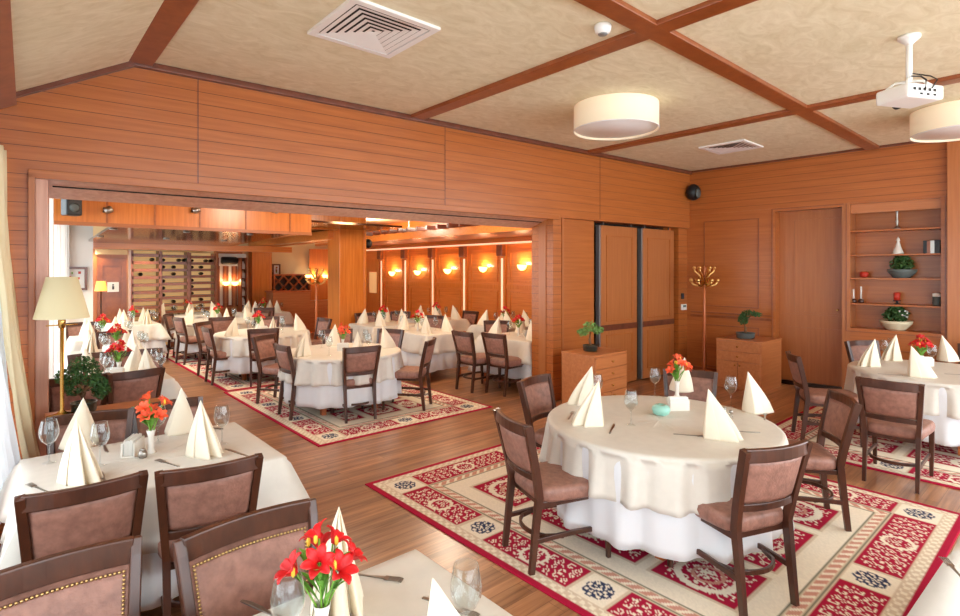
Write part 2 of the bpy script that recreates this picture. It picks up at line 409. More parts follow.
# panelled wainscot by the door
pm = MB()
def frame_rect(mb, u0, u1, z0, z1, t=.02, d=-.012):
    for q in ((u0, u1, z0, z0 + t), (u0, u1, z1 - t, z1), (u0, u0 + t, z0 + t, z1 - t), (u1 - t, u1, z0 + t, z1 - t)): mb.box(q[0], q[1], d, .004, q[2], q[3])
a0, a1 = RW.u(704), RW.u(759)
frame_rect(pm, a0, a1, 1.17, RW.hit(730, 220)[1], .014); frame_rect(pm, a0, a1, .15, .86, .014)
pm.box(0.02, uD0 - .03, -.02, .004, .98, 1.02); pm.box(0.02, uD0 - .03, -.014, .004, 1.05, 1.07)
pm.box(uD0 - .05, uD0 - .035, -.01, .004, 0, ZT + .05); pm.box(0, uD0, -.014, .004, 0, .12)
pm.box(uD0 - .05, uD1 + .02, -.01, .004, ZT + .03, ZT + .045)
pm.box(uS0, uS1, -.014, .004, zS0 - .28, zS0 - .265); frame_rect(pm, uS0 - .05, uS1 + .05, zS0 - .05, zS1 + .05, .012, -.008)
struct(pm, 'trim_19', 'trim_wood', RW)
# the door
dr = MB().box(uD0, uD1, .2, .28, .06, ZT)
door = struct(dr, 'door_1', 'wall_panel_upright', RW)
mm = MB()
zr = RW.hit(800, 313, .2)[1]; zr2 = RW.hit(800, 328, .2)[1]
frame_rect(mm, uD0 + .2, uD1 - .03, zr, ZT - .12, .02, -.008); mm.box(uD0 + .02, uD1, -.01, .004, zr2, zr2 + .015); mm.box(uD0 + .02, uD1, -.01, .004, zr - .03, zr - .015)
mm.build('door_moulding', 'wall_panel_upright', door, loc=(0, .2, 0))
MB().lathe([(.016, 0), (.02, .01), (.012, .05)], 10).xf(Matrix.Rotation(PI / 2, 4, 'X')).build('door_handle', 'brass', door, loc=(RW.u(838, .2), .2, RW.hit(838, 310, .2)[1]))
struct(MB().box(uD0, uD1, .16, .3, 0, .06), 'baseboard_right', 'dark_steel', RW)
# niche shelves
shelf_z = []
for py in (229, 254, 278, 304.5):
    z = RW.hit(896, py, .1)[1]; shelf_z.append(z)
    struct(MB().box(uS0, uS1, .03, .33, z - .022, z), 'trim_%d' % (20 + len(shelf_z)), 'wall_panel', RW, bevel=.003)
shelf_z.append(zS0)
# pelmet board at niche head
struct(MB().box(uS0, uS1, .06, .09, zS1 - .13, zS1), 'trim_25', 'cabinet_wood', RW)

# ------------------------------------------------------------------ window wall on the left
Lw = LW.len
w = MB(); w.box(0, Lw, 0, .15, 0, .4); w.box(0, Lw, 0, .15, 2.6, 2.95)
LWm = LW
# local y of this frame points away to the left (outside): P->Q runs +Y so y = (-x.y, x.x) = -X side
for u in (0, 1.7, 3.4, 5.1, Lw - .12): w.box(u, u + .12, 0, .15, .4, 2.6)
struct(w, 'wall_left', 'wall_panel', LW)
struct(MB().box(0, Lw - .02, -.1, .02, .36, .41), 'trim_26', 'cabinet_wood', LW, bevel=.006)
for i, u in enumerate((.12, 1.82, 3.52)):
    g = MB().box(u, u + 1.58, .06, .068, .4, 2.6)
    o = struct(g, 'window_%d' % (i + 1), 'glass', LW)
    fr = MB(); frame_rect(fr, u, u + 1.58, .4, 2.6, .05, 0); fr.box(u + .77, u + .81, 0, .05, .45, 2.55)
    fr.build('window_frame', 'white_plastic', o, loc=(0, .03, 0))
def curtain(u0, u1, d0, z0, z1, folds, amp, mat, label, lean=0, gather=0):
    def fn(a, b):
        z = z0 + (z1 - z0) * b
        g = 1 - gather * math.exp(-((b - .22) / .12) ** 2)
        uu = u1 - (u1 - u0) * (1 - a) * g
        return (uu, d0 + amp * math.sin(a * folds * 2 * PI) * (1 - .25 * b) + .01 * math.sin(b * 9 + a * 20) - lean * (1 - b) ** 2, z)
    o = MB().grid(fn, 90, 24).build('curtain', mat, None, True, solid=.004)
    LW.place(o); tag(o, label, 'curtain')
    return o
curtain(Lw - 1.3, Lw - .12, -.06, .42, 2.62, 7, .03, 'curtain_sheer', 'sheer white curtain hanging at the left window beside the drape', .16)
curtain(Lw - .36, Lw - .04, -.13, .45, 2.64, 5, .03, 'curtain_cream', 'heavy cream drape gathered at the left end of the wide opening', .18, .15)

# ------------------------------------------------------------------ back room shell
BY = 15.6
struct(MB().box(-.6, 10.4, 5.3, BY + .3, 3.15, 3.3), 'ceiling_back', 'beige_ceiling_back')
BL = Frame((.2, 5.6), (.86, 12.6))      # left window wall of the back room
w = MB(); w.box(0, BL.len, 0, .15, 0, .35); w.box(0, BL.len, 0, .15, 2.85, 3.15)
for u in (0, 1.75, 3.5, 5.25, BL.len - .12): w.box(u, u + .1, 0, .15, .35, 2.85)
struct(w, 'wall_back_left', 'white_wall', BL)
for i, u in enumerate((.1, 1.85, 3.6, 5.35)):
    o = struct(MB().box(u, u + 1.6, .06, .068, .35, 2.85), 'window_%d' % (i + 4), 'glass', BL)
    fr = MB(); frame_rect(fr, u, u + 1.6, .35, 2.85, .05, 0); fr.build('window_frame', 'white_plastic', o, loc=(0, .03, 0))
# end walls
EW = Frame((.3, 12.6), (1.62, 12.6)); FWL = Frame((1.3, BY), (8.8, BY))
struct(MB().box(-.1, .92, 0, .2, 0, 3.15), 'wall_end_white', 'white_wall', EW)
struct(MB().box(-.1, 7.6, 0, .2, 0, 3.15), 'wall_back', 'cream_wall', FWL)
SX = 8.62
SW = Frame((SX, BY), (SX, 4.9))          # sconce wall, u runs towards the viewer
struct(MB().box(-.1, SW.len, 0, .2, 0, 3.15), 'wall_sconces', 'orange_wood_flat', SW)
struct(MB().box(0, SW.len, -.1, .0, 2.36, 2.41), 'trim_30', 'orange_wood_flat', SW)
struct(MB().box(.3, SW.len, -.13, -.1, 2.37, 2.41), 'trim_31', 'led_strip', SW)
mb = MB(); mb2 = MB(); mb3 = MB()
pil_px = (383, 407, 434.5, 466, 504, 540)
us = [SW.u(p) for p in pil_px]
for i, u in enumerate(us):
    mb.box(u - .09, u + .09, -.05, .0, 0, 2.36); mb2.box(u - .04, u + .02, -.058, -.045, .3, 2.05); mb3.box(u - .1, u + .1, -.16, -.04, 2.1, 2.36)
    if i < len(us) - 1:
        frame_rect(mb, u + .2, us[i + 1] - .2, 1.5, 2.2, .03, -.02); frame_rect(mb, u + .2, us[i + 1] - .2, .3, 1.28, .03, -.02)
        mb.box(u + .09, us[i + 1] - .09, -.03, .0, 1.34, 1.44)
struct(mb, 'trim_32', 'orange_wood', SW); struct(mb2, 'trim_33', 'led_strip', SW); struct(mb3, 'trim_34', 'trim_wood', SW, bevel=.01)
# wooden canopy in front of the sconce wall and its rafters
struct(MB().box(7.1, SX, 5.6, BY, 2.52, 2.56), 'trim_35', 'wall_panel')
struct(MB().box(7.0, 7.14, 5.6, BY, 2.5, 2.66), 'trim_36', 'orange_wood_flat')
rf = MB()
for k in range(26): rf.box(6.86, 7.7, 5.8 + k * .38, 5.86 + k * .38, 2.66, 2.75)
struct(rf, 'trim_37', 'dark_trim')
struct(MB().box(5.55, 5.68, 10.9, BY, 2.42, 2.56), 'trim_38', 'orange_wood_flat')
rf = MB()
for k in range(14): rf.box(5.35, 6.3, 10.95 + k * .33, 11.0 + k * .33, 2.56, 2.65)
struct(rf, 'trim_39', 'dark_trim')
rods = MB()
for k in range(5): rods.box(7.05, 7.06, 6.6 + k * 2, 6.61 + k * 2, 2.66, 3.15)
for k in range(4): rods.box(5.6, 5.61, 11.4 + k * 1.2, 11.41 + k * 1.2, 2.56, 3.15)
struct(rods, 'trim_40', 'steel')
# bulkhead and mirrored ceiling on the left
struct(MB().box(.45, 3.95, 8.95, 9.1, 2.40, 3.15), 'wall_bulkhead', 'orange_wood')
struct(MB().box(3.8, 3.95, 9.1, 14, 2.40, 3.15), 'wall_bulkhead_side', 'orange_wood_flat')
bt = MB()
for px in (107, 155, 200, 246, 290):
    d = ray(px, 269); t = 8.95 / d.y; x = d.x * t; bt.box(x - .012, x + .012, 8.935, 8.955, 2.42, 3.15)
bt.box(.45, 3.95, 8.93, 8.955, 2.38, 2.43)
struct(bt, 'trim_41', 'wall_panel')
def mirror_z(y): return 2.43 - .031 * (y - 9.1)
struct(MB().add([(x, y, mirror_z(y) + dz) for dz in (0, .04) for y in (9.1, BY) for x in (1.15, 3.8)], [(0, 2, 3, 1), (4, 5, 7, 6), (0, 1, 5, 4), (2, 6, 7, 3), (0, 4, 6, 2), (1, 3, 7, 5)]), 'ceiling_mirror', 'bronze_ceiling')
struct(MB().box(1.25, 5.2, 12.9, 13.08, 2.2, 2.33), 'trim_42', 'orange_wood_flat')
struct(MB().box(3.95, 5.9, 9.1, BY, 2.62, 2.66), 'ceiling_mirror_side', 'bronze_ceiling')
# columns and the beam between them
def column(px0, px1, px2, x, name, n):
    # left edge, near corner, right edge in view; x of the near corner
    d = ray(px1, 269); t = x / d.x; yn = d.y * t
    d2 = ray(px2, 269); x2 = d2.x * (yn / d2.y)
    d0 = ray(px0, 269); y0 = d0.y * (x / d0.x)
    struct(MB().box(x, x2, yn, max(y0, yn + .2), 0, 3.15), name, 'orange_wood', bevel=.012)
    e = MB()
    for (a, b) in ((x, yn),): e.box(a - .02, a + .03, b - .02, b + .03, 0, 3.14)
    e.box(x2 - .03, x2 + .02, yn - .02, yn + .03, 0, 3.14)
    e.box(x - .012, x2 + .012, yn - .012, yn, 0, .14)
    struct(e, 'trim_%d' % n, 'orange_wood', bevel=.006)
    return x, yn, x2
c1 = column(327.5, 340, 365, 5.12, 'wall_column_near', 43)
c2 = column(248, 252.5, 271, 5.05, 'wall_column_far', 44)
struct(MB().box(5.0, 5.3, c1[1] + .3, c2[1], 2.42, 2.6), 'trim_45', 'orange_wood_flat')
struct(MB().box(3.95, 5.12, c1[1], c1[1] + .2, 2.6, 3.15), 'wall_bulkhead_return', 'orange_wood')
# lattice of panelled door in the far wall
d1 = Frame((1.35, 13.4), (2.2, 13.4))
struct(MB().box(-.1, d1.u(128), .02, .15, 0, 2.24), 'wall_service', 'wall_panel_upright', d1)
dd = struct(MB().box(d1.u(97), d1.u(126), -.03, .02, 0, 2.02), 'door_2', 'trim_wood', d1)
mo = MB(); frame_rect(mo, d1.u(101), d1.u(123), .3, 1.9, .03, -.045); mo.build('door_moulding', 'trim_wood', dd)
struct(MB().box(d1.u(95), d1.u(127), -.06, .0, 2.1, 2.2), 'trim_46', 'cream_wall', d1)
sg = MB(); u0, z0 = d1.hit(107, 292); u1, z1 = d1.hit(118.5, 282); sg.box(u0, u1, -.05, -.045, z0, z1)
sgo = sg.build('paper_sign', 'paper'); d1.place(sgo); tag(sgo, 'white paper notice with a small grey figure on the far brown door', 'sign')
ic = MB(); um = (u0 + u1) / 2; zm = (z0 + z1) / 2
ic.box(um - .018, um + .018, -.053, -.05, zm - .05, zm + .02); ic.ball((um, -.052, zm + .045), (.018, .003, .018), 8); ic.build('figure', 'ink', sgo)

# ------------------------------------------------------------------ rugs
def lerp3(m, a, b): return a * (1 - m[..., None]) + np.array(b)[None, None, :] * m[..., None]
RED = lin((172, 28, 60)); CRM = lin((240, 228, 208)); TAN = lin((216, 196, 170)); GRY = lin((120, 118, 100)); NVY = lin((54, 62, 92)); PNK = lin((206, 148, 130))
def floral(a, b, sc):
    """cream scrollwork on red: mirrored curls and stems; a, b metres from the panel centre"""
    a = np.abs(a); s = .088 / sc
    i = np.floor(a / s); j = np.floor((b + 40 * s + s / 2) / s)
    par = np.where(np.mod(i + j, 2) == 0, 1.0, -1.0)
    x = a - (i + .5) * s; y = (b + 40 * s + s / 2) - (j + .5) * s
    r = np.hypot(x, y) / s; t = np.arctan2(y, x) * par
    ph = np.mod(t + r * 13.0, 2 * PI)
    curl = (r < .47) & (ph < 2.0) & (r > .06)
    dot = r < .09
    leaf = (np.abs(np.mod(a + b * .9, s) - s / 2) < s * .07) & (r > .47)
    return (curl | dot | leaf).astype(float)
def rug(name, x0, x1, y0, y1, cell, label, seed=0):
    W, D = x1 - x0, y1 - y0
    nx, ny = int(W / cell), int(D / cell)
    X, Y = np.meshgrid(np.linspace(0, W, nx + 1), np.linspace(0, D, ny + 1))
    e = np.minimum(np.minimum(X, W - X), np.minimum(Y, D - Y))
    col = np.ones((ny + 1, nx + 1, 3)) * np.array(CRM)
    # along-edge coordinate
    horiz = np.minimum(Y, D - Y) < np.minimum(X, W - X)
    s = np.where(horiz, X, Y); Ls = np.where(horiz, W, D)
    def band(a, b): return (e >= a) & (e < b)
    col[band(0, .045)] = RED
    m = band(.045, .11); col[m] = TAN; col[m & (np.sin(s * 90) * np.sin(e * 95) > .1)] = CRM
    # border: red panels and cream squares
    m = band(.11, .37); bw = .26
    n = np.maximum(2, np.round((Ls - .74) / .92)); pitch = (Ls - .48) / n
    q = np.mod(s - .11, pitch); 
    sq = (q < bw)
    lc = np.where(sq, q - bw / 2, q - bw - (pitch - bw) / 2); le = e - .24
    red = m & ~sq
    col[red] = RED
    fl = floral(lc, le, 1.3)
    inner = (np.abs(le) < .105) & (np.abs(lc) < (pitch - bw) / 2 - .03)
    col[red & (fl > .5) & inner] = CRM
    rr = np.hypot(lc, le); col[red & (np.abs(rr - .085) < .012)] = CRM
    edge = m & ((np.abs(le) > .118) | (np.abs(q) < .012) | (np.abs(q - bw) < .012)); col[edge] = TAN
    sqm = m & sq; col[sqm & (rr < .088)] = NVY
    t = np.arctan2(le, lc); col[sqm & (rr < .088) & (np.sin(8 * t) * np.sin(rr * 120) > .15)] = CRM
    # guard stripes
    m = band(.37, .47); col[m] = TAN; col[m & (np.abs(e - .42) < .028)] = PNK
    col[m & (np.abs(e - .42) < .03) & (np.sin(s * 75 + e * 70) > .25)] = CRM; col[band(.375, .387)] = GRY; col[band(.455, .467)] = GRY
    # inner field: 3 x 3 compartments
    fx0, fy0 = .58, .58
    fw, fd = W - 2 * fx0, D - 2 * fy0
    g = .07
    xs = [0, .29 * fw, .71 * fw, fw]; ys = [0, .27 * fd, .73 * fd, fd]
    for i in range(3):
        for j in range(3):
            a0, a1 = xs[i] + g / 2, xs[i + 1] - g / 2; b0, b1 = ys[j] + g / 2, ys[j + 1] - g / 2
            u, v = X - fx0, Y - fy0
            m = (u > a0) & (u < a1) & (v > b0) & (v < b1)
            ed = np.minimum(np.minimum(u - a0, a1 - u), np.minimum(v - b0, b1 - v))
            cu, cv = u - (a0 + a1) / 2, v - (b0 + b1) / 2
            col[m] = RED; col[m & (ed < .02)] = TAN; 
            f = floral(cu, cv, 1.05)
            col[m & (f > .5) & (ed > .05)] = CRM
            R = np.hypot(cu, cv); R0 = min(a1 - a0, b1 - b0) * .36
            col[m & (np.abs(R - R0) < .022)] = CRM; col[m & (np.abs(R - R0 * .5) < .012)] = PNK
            col[m & (R < R0 * .3) & (np.sin(6 * np.arctan2(cv, cu)) > 0)] = CRM
    # wear and mottling of the pile
    rng = np.random.default_rng(3 + seed); col = col * (1 + .10 * (rng.random((ny + 1, nx + 1, 1)) - .5))
    Z = np.full(X.size, .009)
    co = np.stack([X.ravel() + x0, Y.ravel() + y0, Z], 1)
    idx = np.arange((nx + 1) * (ny + 1)).reshape(ny + 1, nx + 1)
    fc = np.stack([idx[:-1, :-1], idx[:-1, 1:], idx[1:, 1:], idx[1:, :-1]], -1).reshape(-1, 4)
    # skirt down to the floor
    rim = np.concatenate([idx[0, :], idx[1:, -1], idx[-1, -2::-1], idx[-2:0:-1, 0]])
    base = len(co); low = co[rim].copy(); low[:, 2] = .001; co = np.vstack([co, low]); k = len(rim)
    sk = np.stack([np.roll(rim, -1), rim, base + np.arange(k), base + np.roll(np.arange(k), -1)], -1)
    fc = np.vstack([fc, sk])
    me = bpy.data.meshes.new(name); me.vertices.add(len(co)); me.vertices.foreach_set('co', co.astype(np.float32).ravel())
    me.loops.add(fc.size); me.loops.foreach_set('vertex_index', fc.astype(np.int32).ravel())
    me.polygons.add(len(fc)); me.polygons.foreach_set('loop_start', np.arange(0, fc.size, 4, dtype=np.int32))
    me.update(calc_edges=True)
    ca = me.color_attributes.new('weave', 'FLOAT_COLOR', 'POINT')
    full = np.ones((len(co), 4), np.float32); full[:base, :3] = np.clip(col, 0, 1).reshape(-1, 3); full[base:, :3] = RED
    ca.data.foreach_set('color', full.ravel())
    me.materials.append(MATS['rug_pile'])
    o = bpy.data.objects.new(name, me); C.objects.link(o)
    tag(o, label, 'rug', 'red and cream patterned rugs')
    return o
rug('patterned_rug', 2.24, 5.26, .62, 4.02, .0105, 'large red and cream patterned rug under the nearest round table', 1)
rug('patterned_rug', 5.83, 8.5, -.95, 2.45, .013, 'red and cream rug under the round table by the wall shelves', 2)
rug('patterned_rug', 2.36, 4.75, 5.18, 8.36, .015, 'red and cream rug just beyond the opening, nearest of the row', 3)
rug('patterned_rug', 2.4, 4.75, 8.42, 11.5, .02, 'red and cream rug in the back room, middle of the row', 4)
rug('patterned_rug', 2.4, 4.75, 11.56, 14.7, .025, 'red and cream rug in the back room, farthest of the row', 5)

# ------------------------------------------------------------------ chair prototypes
def make_chair(name, wide=1.0, studs=False):
    r = empty(name)
    k = wide; hb = .93 if studs else .88
    def post_x(z): return (.185 + .04 * max(0, z - .42) / .5) * k
    def post_y(z): return -.215 - (.11 * ((z - .44) / .5) ** 1.2 if z > .44 else -.0) - (.05 * (1 - z / .44) if z < .44 else 0)
    zs = [0, .15, .3, .44, .55, .66, .78, .88, hb]
    for s in (-1, 1):
        MB().sweep([(s * post_x(z), post_y(z), z) for z in zs], [(.026 + .008 * min(1, z / .4), .034 + .010 * min(1, z / .4)) for z in zs[:-1]] + [(.034, .026)]).build('leg', 'chair_wood', r, bevel=.005)
        zf = [.43, .3, .15, 0]
        MB().sweep([(s * (.212 * k), .255, .43), (s * .212 * k, .26, .3), (s * .21 * k, .262, .15), (s * .208 * k, .265, 0)], [(.04, .04), (.038, .038), (.033, .033), (.026, .026)]).build('leg', 'chair_wood', r, bevel=.005)
    # curved rails of the back
    def rail(z, h, d, bow):
        w = post_x(z); n = 9
        return MB().sweep([(w * (-1 + 2 * i / (n - 1)) * .985, post_y(z) - bow * (1 - (-1 + 2 * i / (n - 1)) ** 2), z) for i in range(n)], (h, d), (0, 0, 1))
    th = .085 if studs else .07
    rail(hb - th / 2 + .005, th, .03, .035).build('top_rail', 'chair_wood', r, smooth=False, bevel=.006)
    if not studs: rail(.56, .04, .026, .03).build('lower_rail', 'chair_wood', r, bevel=.005)
    # padded back, fuller on both faces
    z0, z1 = (.50 if studs else .585), hb - th + .012
    def pad(sgn):
        def fn(a, b):
            z = z0 + (z1 - z0) * b; w = post_x(z) - .012; q = -1 + 2 * a
            full = (1 - q ** 4) * (1 - (2 * b - 1) ** 4)
            return (w * q, post_y(z) - .033 * (1 - q * q) + sgn * (.006 + .016 * full ** .5), z)
        return fn
    p = MB(); p.grid(pad(1), 14, 10); n0 = len(p.v); p.grid(pad(-1), 14, 10)
    # close rim
    W = 15
    for i in range(14):
        p.f.append((i, i + 1, n0 + i + 1, n0 + i)); p.m.append(0); t = 10 * W; p.f.append((t + i + 1, t + i, n0 + t + i, n0 + t + i + 1)); p.m.append(0)
    for j in range(10):
        p.f.append((j * W + W, j * W, n0 + j * W, n0 + j * W + W)); p.m.append(0); e = j * W + 14; p.f.append((e, e + W, n0 + e + W, n0 + e)); p.m.append(0)
    b = p.build('backrest', 'leather', r, smooth=True)
    if studs:
        nm = MB(); f = pad(1)
        pts = []
        for i in range(33): pts += [(.045 + .91 * i / 32, .955)]
        for i in range(30): pts += [(.045, .955 * i / 30), (.955, .955 * i / 30)]
        for q in pts:
            c = f(*q); nm.ball((c[0], c[1] + .001, c[2]), (.0058, .004, .0058), 6)
        nm.build('nail_trim', 'nail_brass', b, smooth=True)
    # seat cushion: rounded trapezoid
    def seat(a, b):
        th = 2 * PI * a; c, s_ = math.cos(th), math.sin(th)
        e = .34; x = abs(c) ** e * (1 if c > 0 else -1); y = abs(s_) ** e * (1 if s_ > 0 else -1)
        prof = [(0, .405), (.93, .405), (.985, .42), (1, .45), (.985, .475), (.93, .491), (.8, .497), (.5, .503), (0, .505)]
        f = b * (len(prof) - 1); i = min(int(f), len(prof) - 2); t = f - i
        rr = prof[i][0] * (1 - t) + prof[i + 1][0] * t; z = prof[i][1] * (1 - t) + prof[i + 1][1] * t
        wd = (.232 + .022 * y) * k
        return (x * rr * wd, .04 + y * rr * .26, z)
    MB().grid(seat, 40, 16, closed_u=True).build('seat', 'leather', r, smooth=True)
    MB().box(-.19 * k, .19 * k, -.2, .265, .375, .41).build('seat_frame', 'chair_wood', r, bevel=.004)
    for s in (-1, 1):
        n = 7
        MB().sweep([(s * (.192 + .008 * i / 6) * k, -.235 + .49 * i / 6, .19 + .008 * math.sin(PI * i / 6)) for i in range(n)], (.018, .03), (1, 0, 0)).build('stretcher', 'chair_wood', r, bevel=.004)
    n = 11
    MB().sweep([(.195 * k * (-1 + 2 * i / (n - 1)), -.05 - .17 * math.sqrt(max(0, 1 - (-1 + 2 * i / (n - 1)) ** 2)) , .19) for i in range(n)], (.026, .018), (0, 0, 1)).build('stretcher', 'chair_wood', r, bevel=.004)
    return r
chair0 = make_chair('dining_chair', .96); tag(chair0, 'x', 'chair', 'brown leather dining chairs')
CH = Maker(chair0)
stud0 = make_chair('studded_chair', 1.0, True); tag(stud0, 'x', 'chair', 'brass studded leather chairs')
SC = Maker(stud0)
def chair(x, y, facing, label, maker=None, group=None):
    """x, y = middle of the rear legs on the floor; facing in degrees from +X"""
    a = deg(facing); maker = maker or CH
    cx, cy = x + .25 * math.cos(a), y + .25 * math.sin(a)
    return maker.put((cx, cy, .0095 if any(q[0] < cx < q[1] and q[2] < cy < q[3] for q in RUGS) else .0005), a - PI / 2, label, group)
RUGS = [(2.24, 5.26, .62, 4.02), (5.83, 8.5, -.95, 2.45), (2.36, 4.75, 5.18, 8.36), (2.4, 4.75, 8.42, 11.5), (2.4, 4.75, 11.56, 14.7)]
BR = 'brown leather chair '
# around the nearest round table
chair(2.38, 2.35, -18, BR + 'seen from behind, drawn out at left of the nearest round table')
chair(3.33, 3.05, -80, BR + 'behind the left edge of the nearest round table')
chair(4.55, 2.38, 205, BR + 'behind the coral flowers of the nearest round table')
chair(4.46, 1.24, 126, BR + 'right of the nearest round table, turned three quarters to it')
chair(3.0, 1.14, 69, BR + 'seen from behind, front right of the nearest round table')
# by the shelves
chair(5.5, 1.13, 2, BR + 'seen from behind, front seat of the round table by the shelves')
chair(6.36, 2.1, -58, BR + 'seen edge on, at the left of the round table by the shelves')
chair(8.1, 1.92, 238, BR + 'behind the left napkin of the round table by the shelves')
chair(8.68, .9, 178, BR + 'behind the round table by the shelves, nearest the wall pillar')
# front left table
chair(.25, 2.9, 88, BR + 'seen from behind, front left of the table by the curtain')
chair(.73, 2.81, 82, BR + 'seen from behind, front right of the table by the curtain')
chair(.39, 4.17, 256, BR + 'beyond the table by the curtain, left one below the potted bonsai')
chair(.83, 4.18, 274, BR + 'beyond the table by the curtain, right one behind the red flowers')
chair(.09, 1.98, 272, 'brown leather chair with brass nail studs, left one of the two at bottom left', SC)
chair(.64, 1.88, 272, 'brown leather chair with brass nail studs, nearer the middle beside the red lilies', SC)
# window-side row
chair(.87, 5.78, 100, BR + 'seen from behind at the window-side table just beyond the opening')
chair(.45, 5.8, 90, BR + 'behind the bonsai, left one at the window-side table just beyond the opening')
chair(.7, 7.15, 268, BR + 'beyond the first window-side table, left one')
chair(1.13, 7.1, 275, BR + 'beyond the first window-side table, right one')
chair(1.18, 9.5, 270, BR + 'beyond the second window-side table, beside the aisle')
chair(.95, 11.45, 270, BR + 'beyond the third window-side table in the row')
# first round table in the back
chair(2.53, 6.46, 0, BR + 'at the left of the first round table beyond the opening')
chair(3.13, 5.72, 80, BR + 'seen from behind, front seat of the first round table beyond the opening')
chair(4.08, 5.72, 130, BR + 'at the right of the first round table beyond the opening')
chair(2.66, 7.45, -58, BR + 'at the back left of the first round table beyond the opening')
chair(4.3, 7.0, 205, BR + 'at the back right of the first round table beyond the opening')
chair(3.72, 7.5, 250, BR + 'behind the first round table beyond the opening')
# second
chair(2.38, 9.15, 0, BR + 'at the left of the second round back-room table')
chair(2.95, 8.42, 70, BR + 'seen from behind, front seat of the second round back-room table')
chair(2.55, 10.05, -50, BR + 'at the back left of the second round back-room table')
chair(3.7, 10.4, 245, BR + 'at the back right of the second round back-room table')
chair(4.35, 9.4, 185, BR + 'at the right of the second round back-room table')
# third
chair(2.46, 11.4, 10, BR + 'at the left of the third round back-room table')
chair(3.05, 10.95, 82, BR + 'seen from behind, front seat of the third round back-room table')
chair(2.5, 12.4, -30, BR + 'at the back left of the third round back-room table')
chair(4.2, 12.0, 185, BR + 'at the right of the third round back-room table')
chair(2.4, 14.0, 0, BR + 'at the left of the farthest round back-room table')
# square tables on the right of the back room
chair(5.08, 6.15, 0, BR + 'farther of two drawn up to the table beside the boarded pier')
chair(5.27, 5.68, 4, BR + 'nearer of two drawn up to the table beside the boarded pier')
chair(6.5, 7.0, 225, BR + 'between the square table and the table beside the boarded pier')
chair(6.3, 8.6, 200, BR + 'behind the large square back-room table')
chair(6.35, 9.9, 215, BR + 'behind the second square back-room table, right one')
chair(5.6, 10.0, 255, BR + 'behind the second square table, beside the near orange column')
chair(7.55, 9.0, 185, BR + 'against the sconce wall, behind the wall-side table')
chair(7.95, 7.0, 190, BR + 'against the sconce wall, next to the boarded pier')
chair(4.55, 12.9, 60, BR + 'at the table near the wine counter')

# ------------------------------------------------------------------ tables and cloths
def round_cloth(R, z_top, drop, folds, amp, seed, flare=.1, hem=.03, pw=.8):
    rnd = random.Random(seed); ph = [rnd.random() * 6.28 for _ in range(4)]
    na = 180
    def fold(t): 
        return .55 * math.sin(folds * t + ph[0] + .8 * math.sin(3 * t + ph[1])) + .3 * math.sin((folds * 2 - 3) * t + ph[2]) + .25 * math.sin(5 * t + ph[3])
    rings = [(0, 0), (.3, 0), (.6, 0), (.85, 0), (.97, 0), (.995, .003), (1.006, .012), (1.01, .03)] + [(None, q) for q in (.1, .2, .32, .45, .6, .75, .9, 1)]
    def fn(a, b):
        i = int(round(b * (len(rings) - 1))); r, d = rings[i]; t = 2 * PI * a
        if r is not None: return (R * r * math.cos(t), R * r * math.sin(t), z_top - d)
        k = fold(t); rr = R * 1.01 + flare * d ** 1.3 * .6 + amp * d ** pw * (k - .35)
        dz = drop * d * (1 + hem * k)
        return (rr * math.cos(t), rr * math.sin(t), z_top - max(.03, dz))
    return MB().grid(fn, na, len(rings) - 1, closed_u=True)
def rect_cloth(hx, hy, z_top, drop, amp, seed, flare=.04):
    rnd = random.Random(seed); ph = [rnd.random() * 6.28 for _ in range(4)]
    # perimeter as a rounded rectangle
    per = []
    n = 34; rc = .02
    def side(ax, ay, bx, by): return [(ax + (bx - ax) * i / n, ay + (by - ay) * i / n) for i in range(n)]
    for (a, b) in (((hx, -hy), (hx, hy)), ((hx, hy), (-hx, hy)), ((-hx, hy), (-hx, -hy)), ((-hx, -hy), (hx, -hy))): per += side(*a, *b)
    N_ = len(per)
    rows = [(0, 0), (.5, 0), (.9, 0), (.985, 0), (1, .006), (1.004, .02)] + [(None, q) for q in (.12, .25, .4, .6, .8, 1)]
    mb = MB(); vs = []; fs = []
    for r, d in rows:
        for i, (x, y) in enumerate(per):
            if r is not None: vs.append((x * r, y * r, z_top - d)); continue
            t = i / N_; l = math.hypot(x, y); cx, cy = x / hx, y / hy
            corner = min(abs(cx), abs(cy)) ** 6
            nx = 1 if cx > .999 else -1 if cx < -.999 else 0; ny = 1 if cy > .999 else -1 if cy < -.999 else 0
            k = math.sin(t * 2 * PI * 13 + ph[0] + 1.3 * math.sin(t * 2 * PI * 5 + ph[1]))
            o = flare * d + amp * d * k + .075 * corner * d
            vs.append((x * 1.004 + nx * o, y * 1.004 + ny * o, z_top - drop * d * (1 - .0 * corner)))
    for j in range(len(rows) - 1):
        for i in range(N_): fs.append((j * N_ + i, j * N_ + (i + 1) % N_, (j + 1) * N_ + (i + 1) % N_, (j + 1) * N_ + i))
    return mb.add(vs, fs)
TZ = .725
seedc = [0]
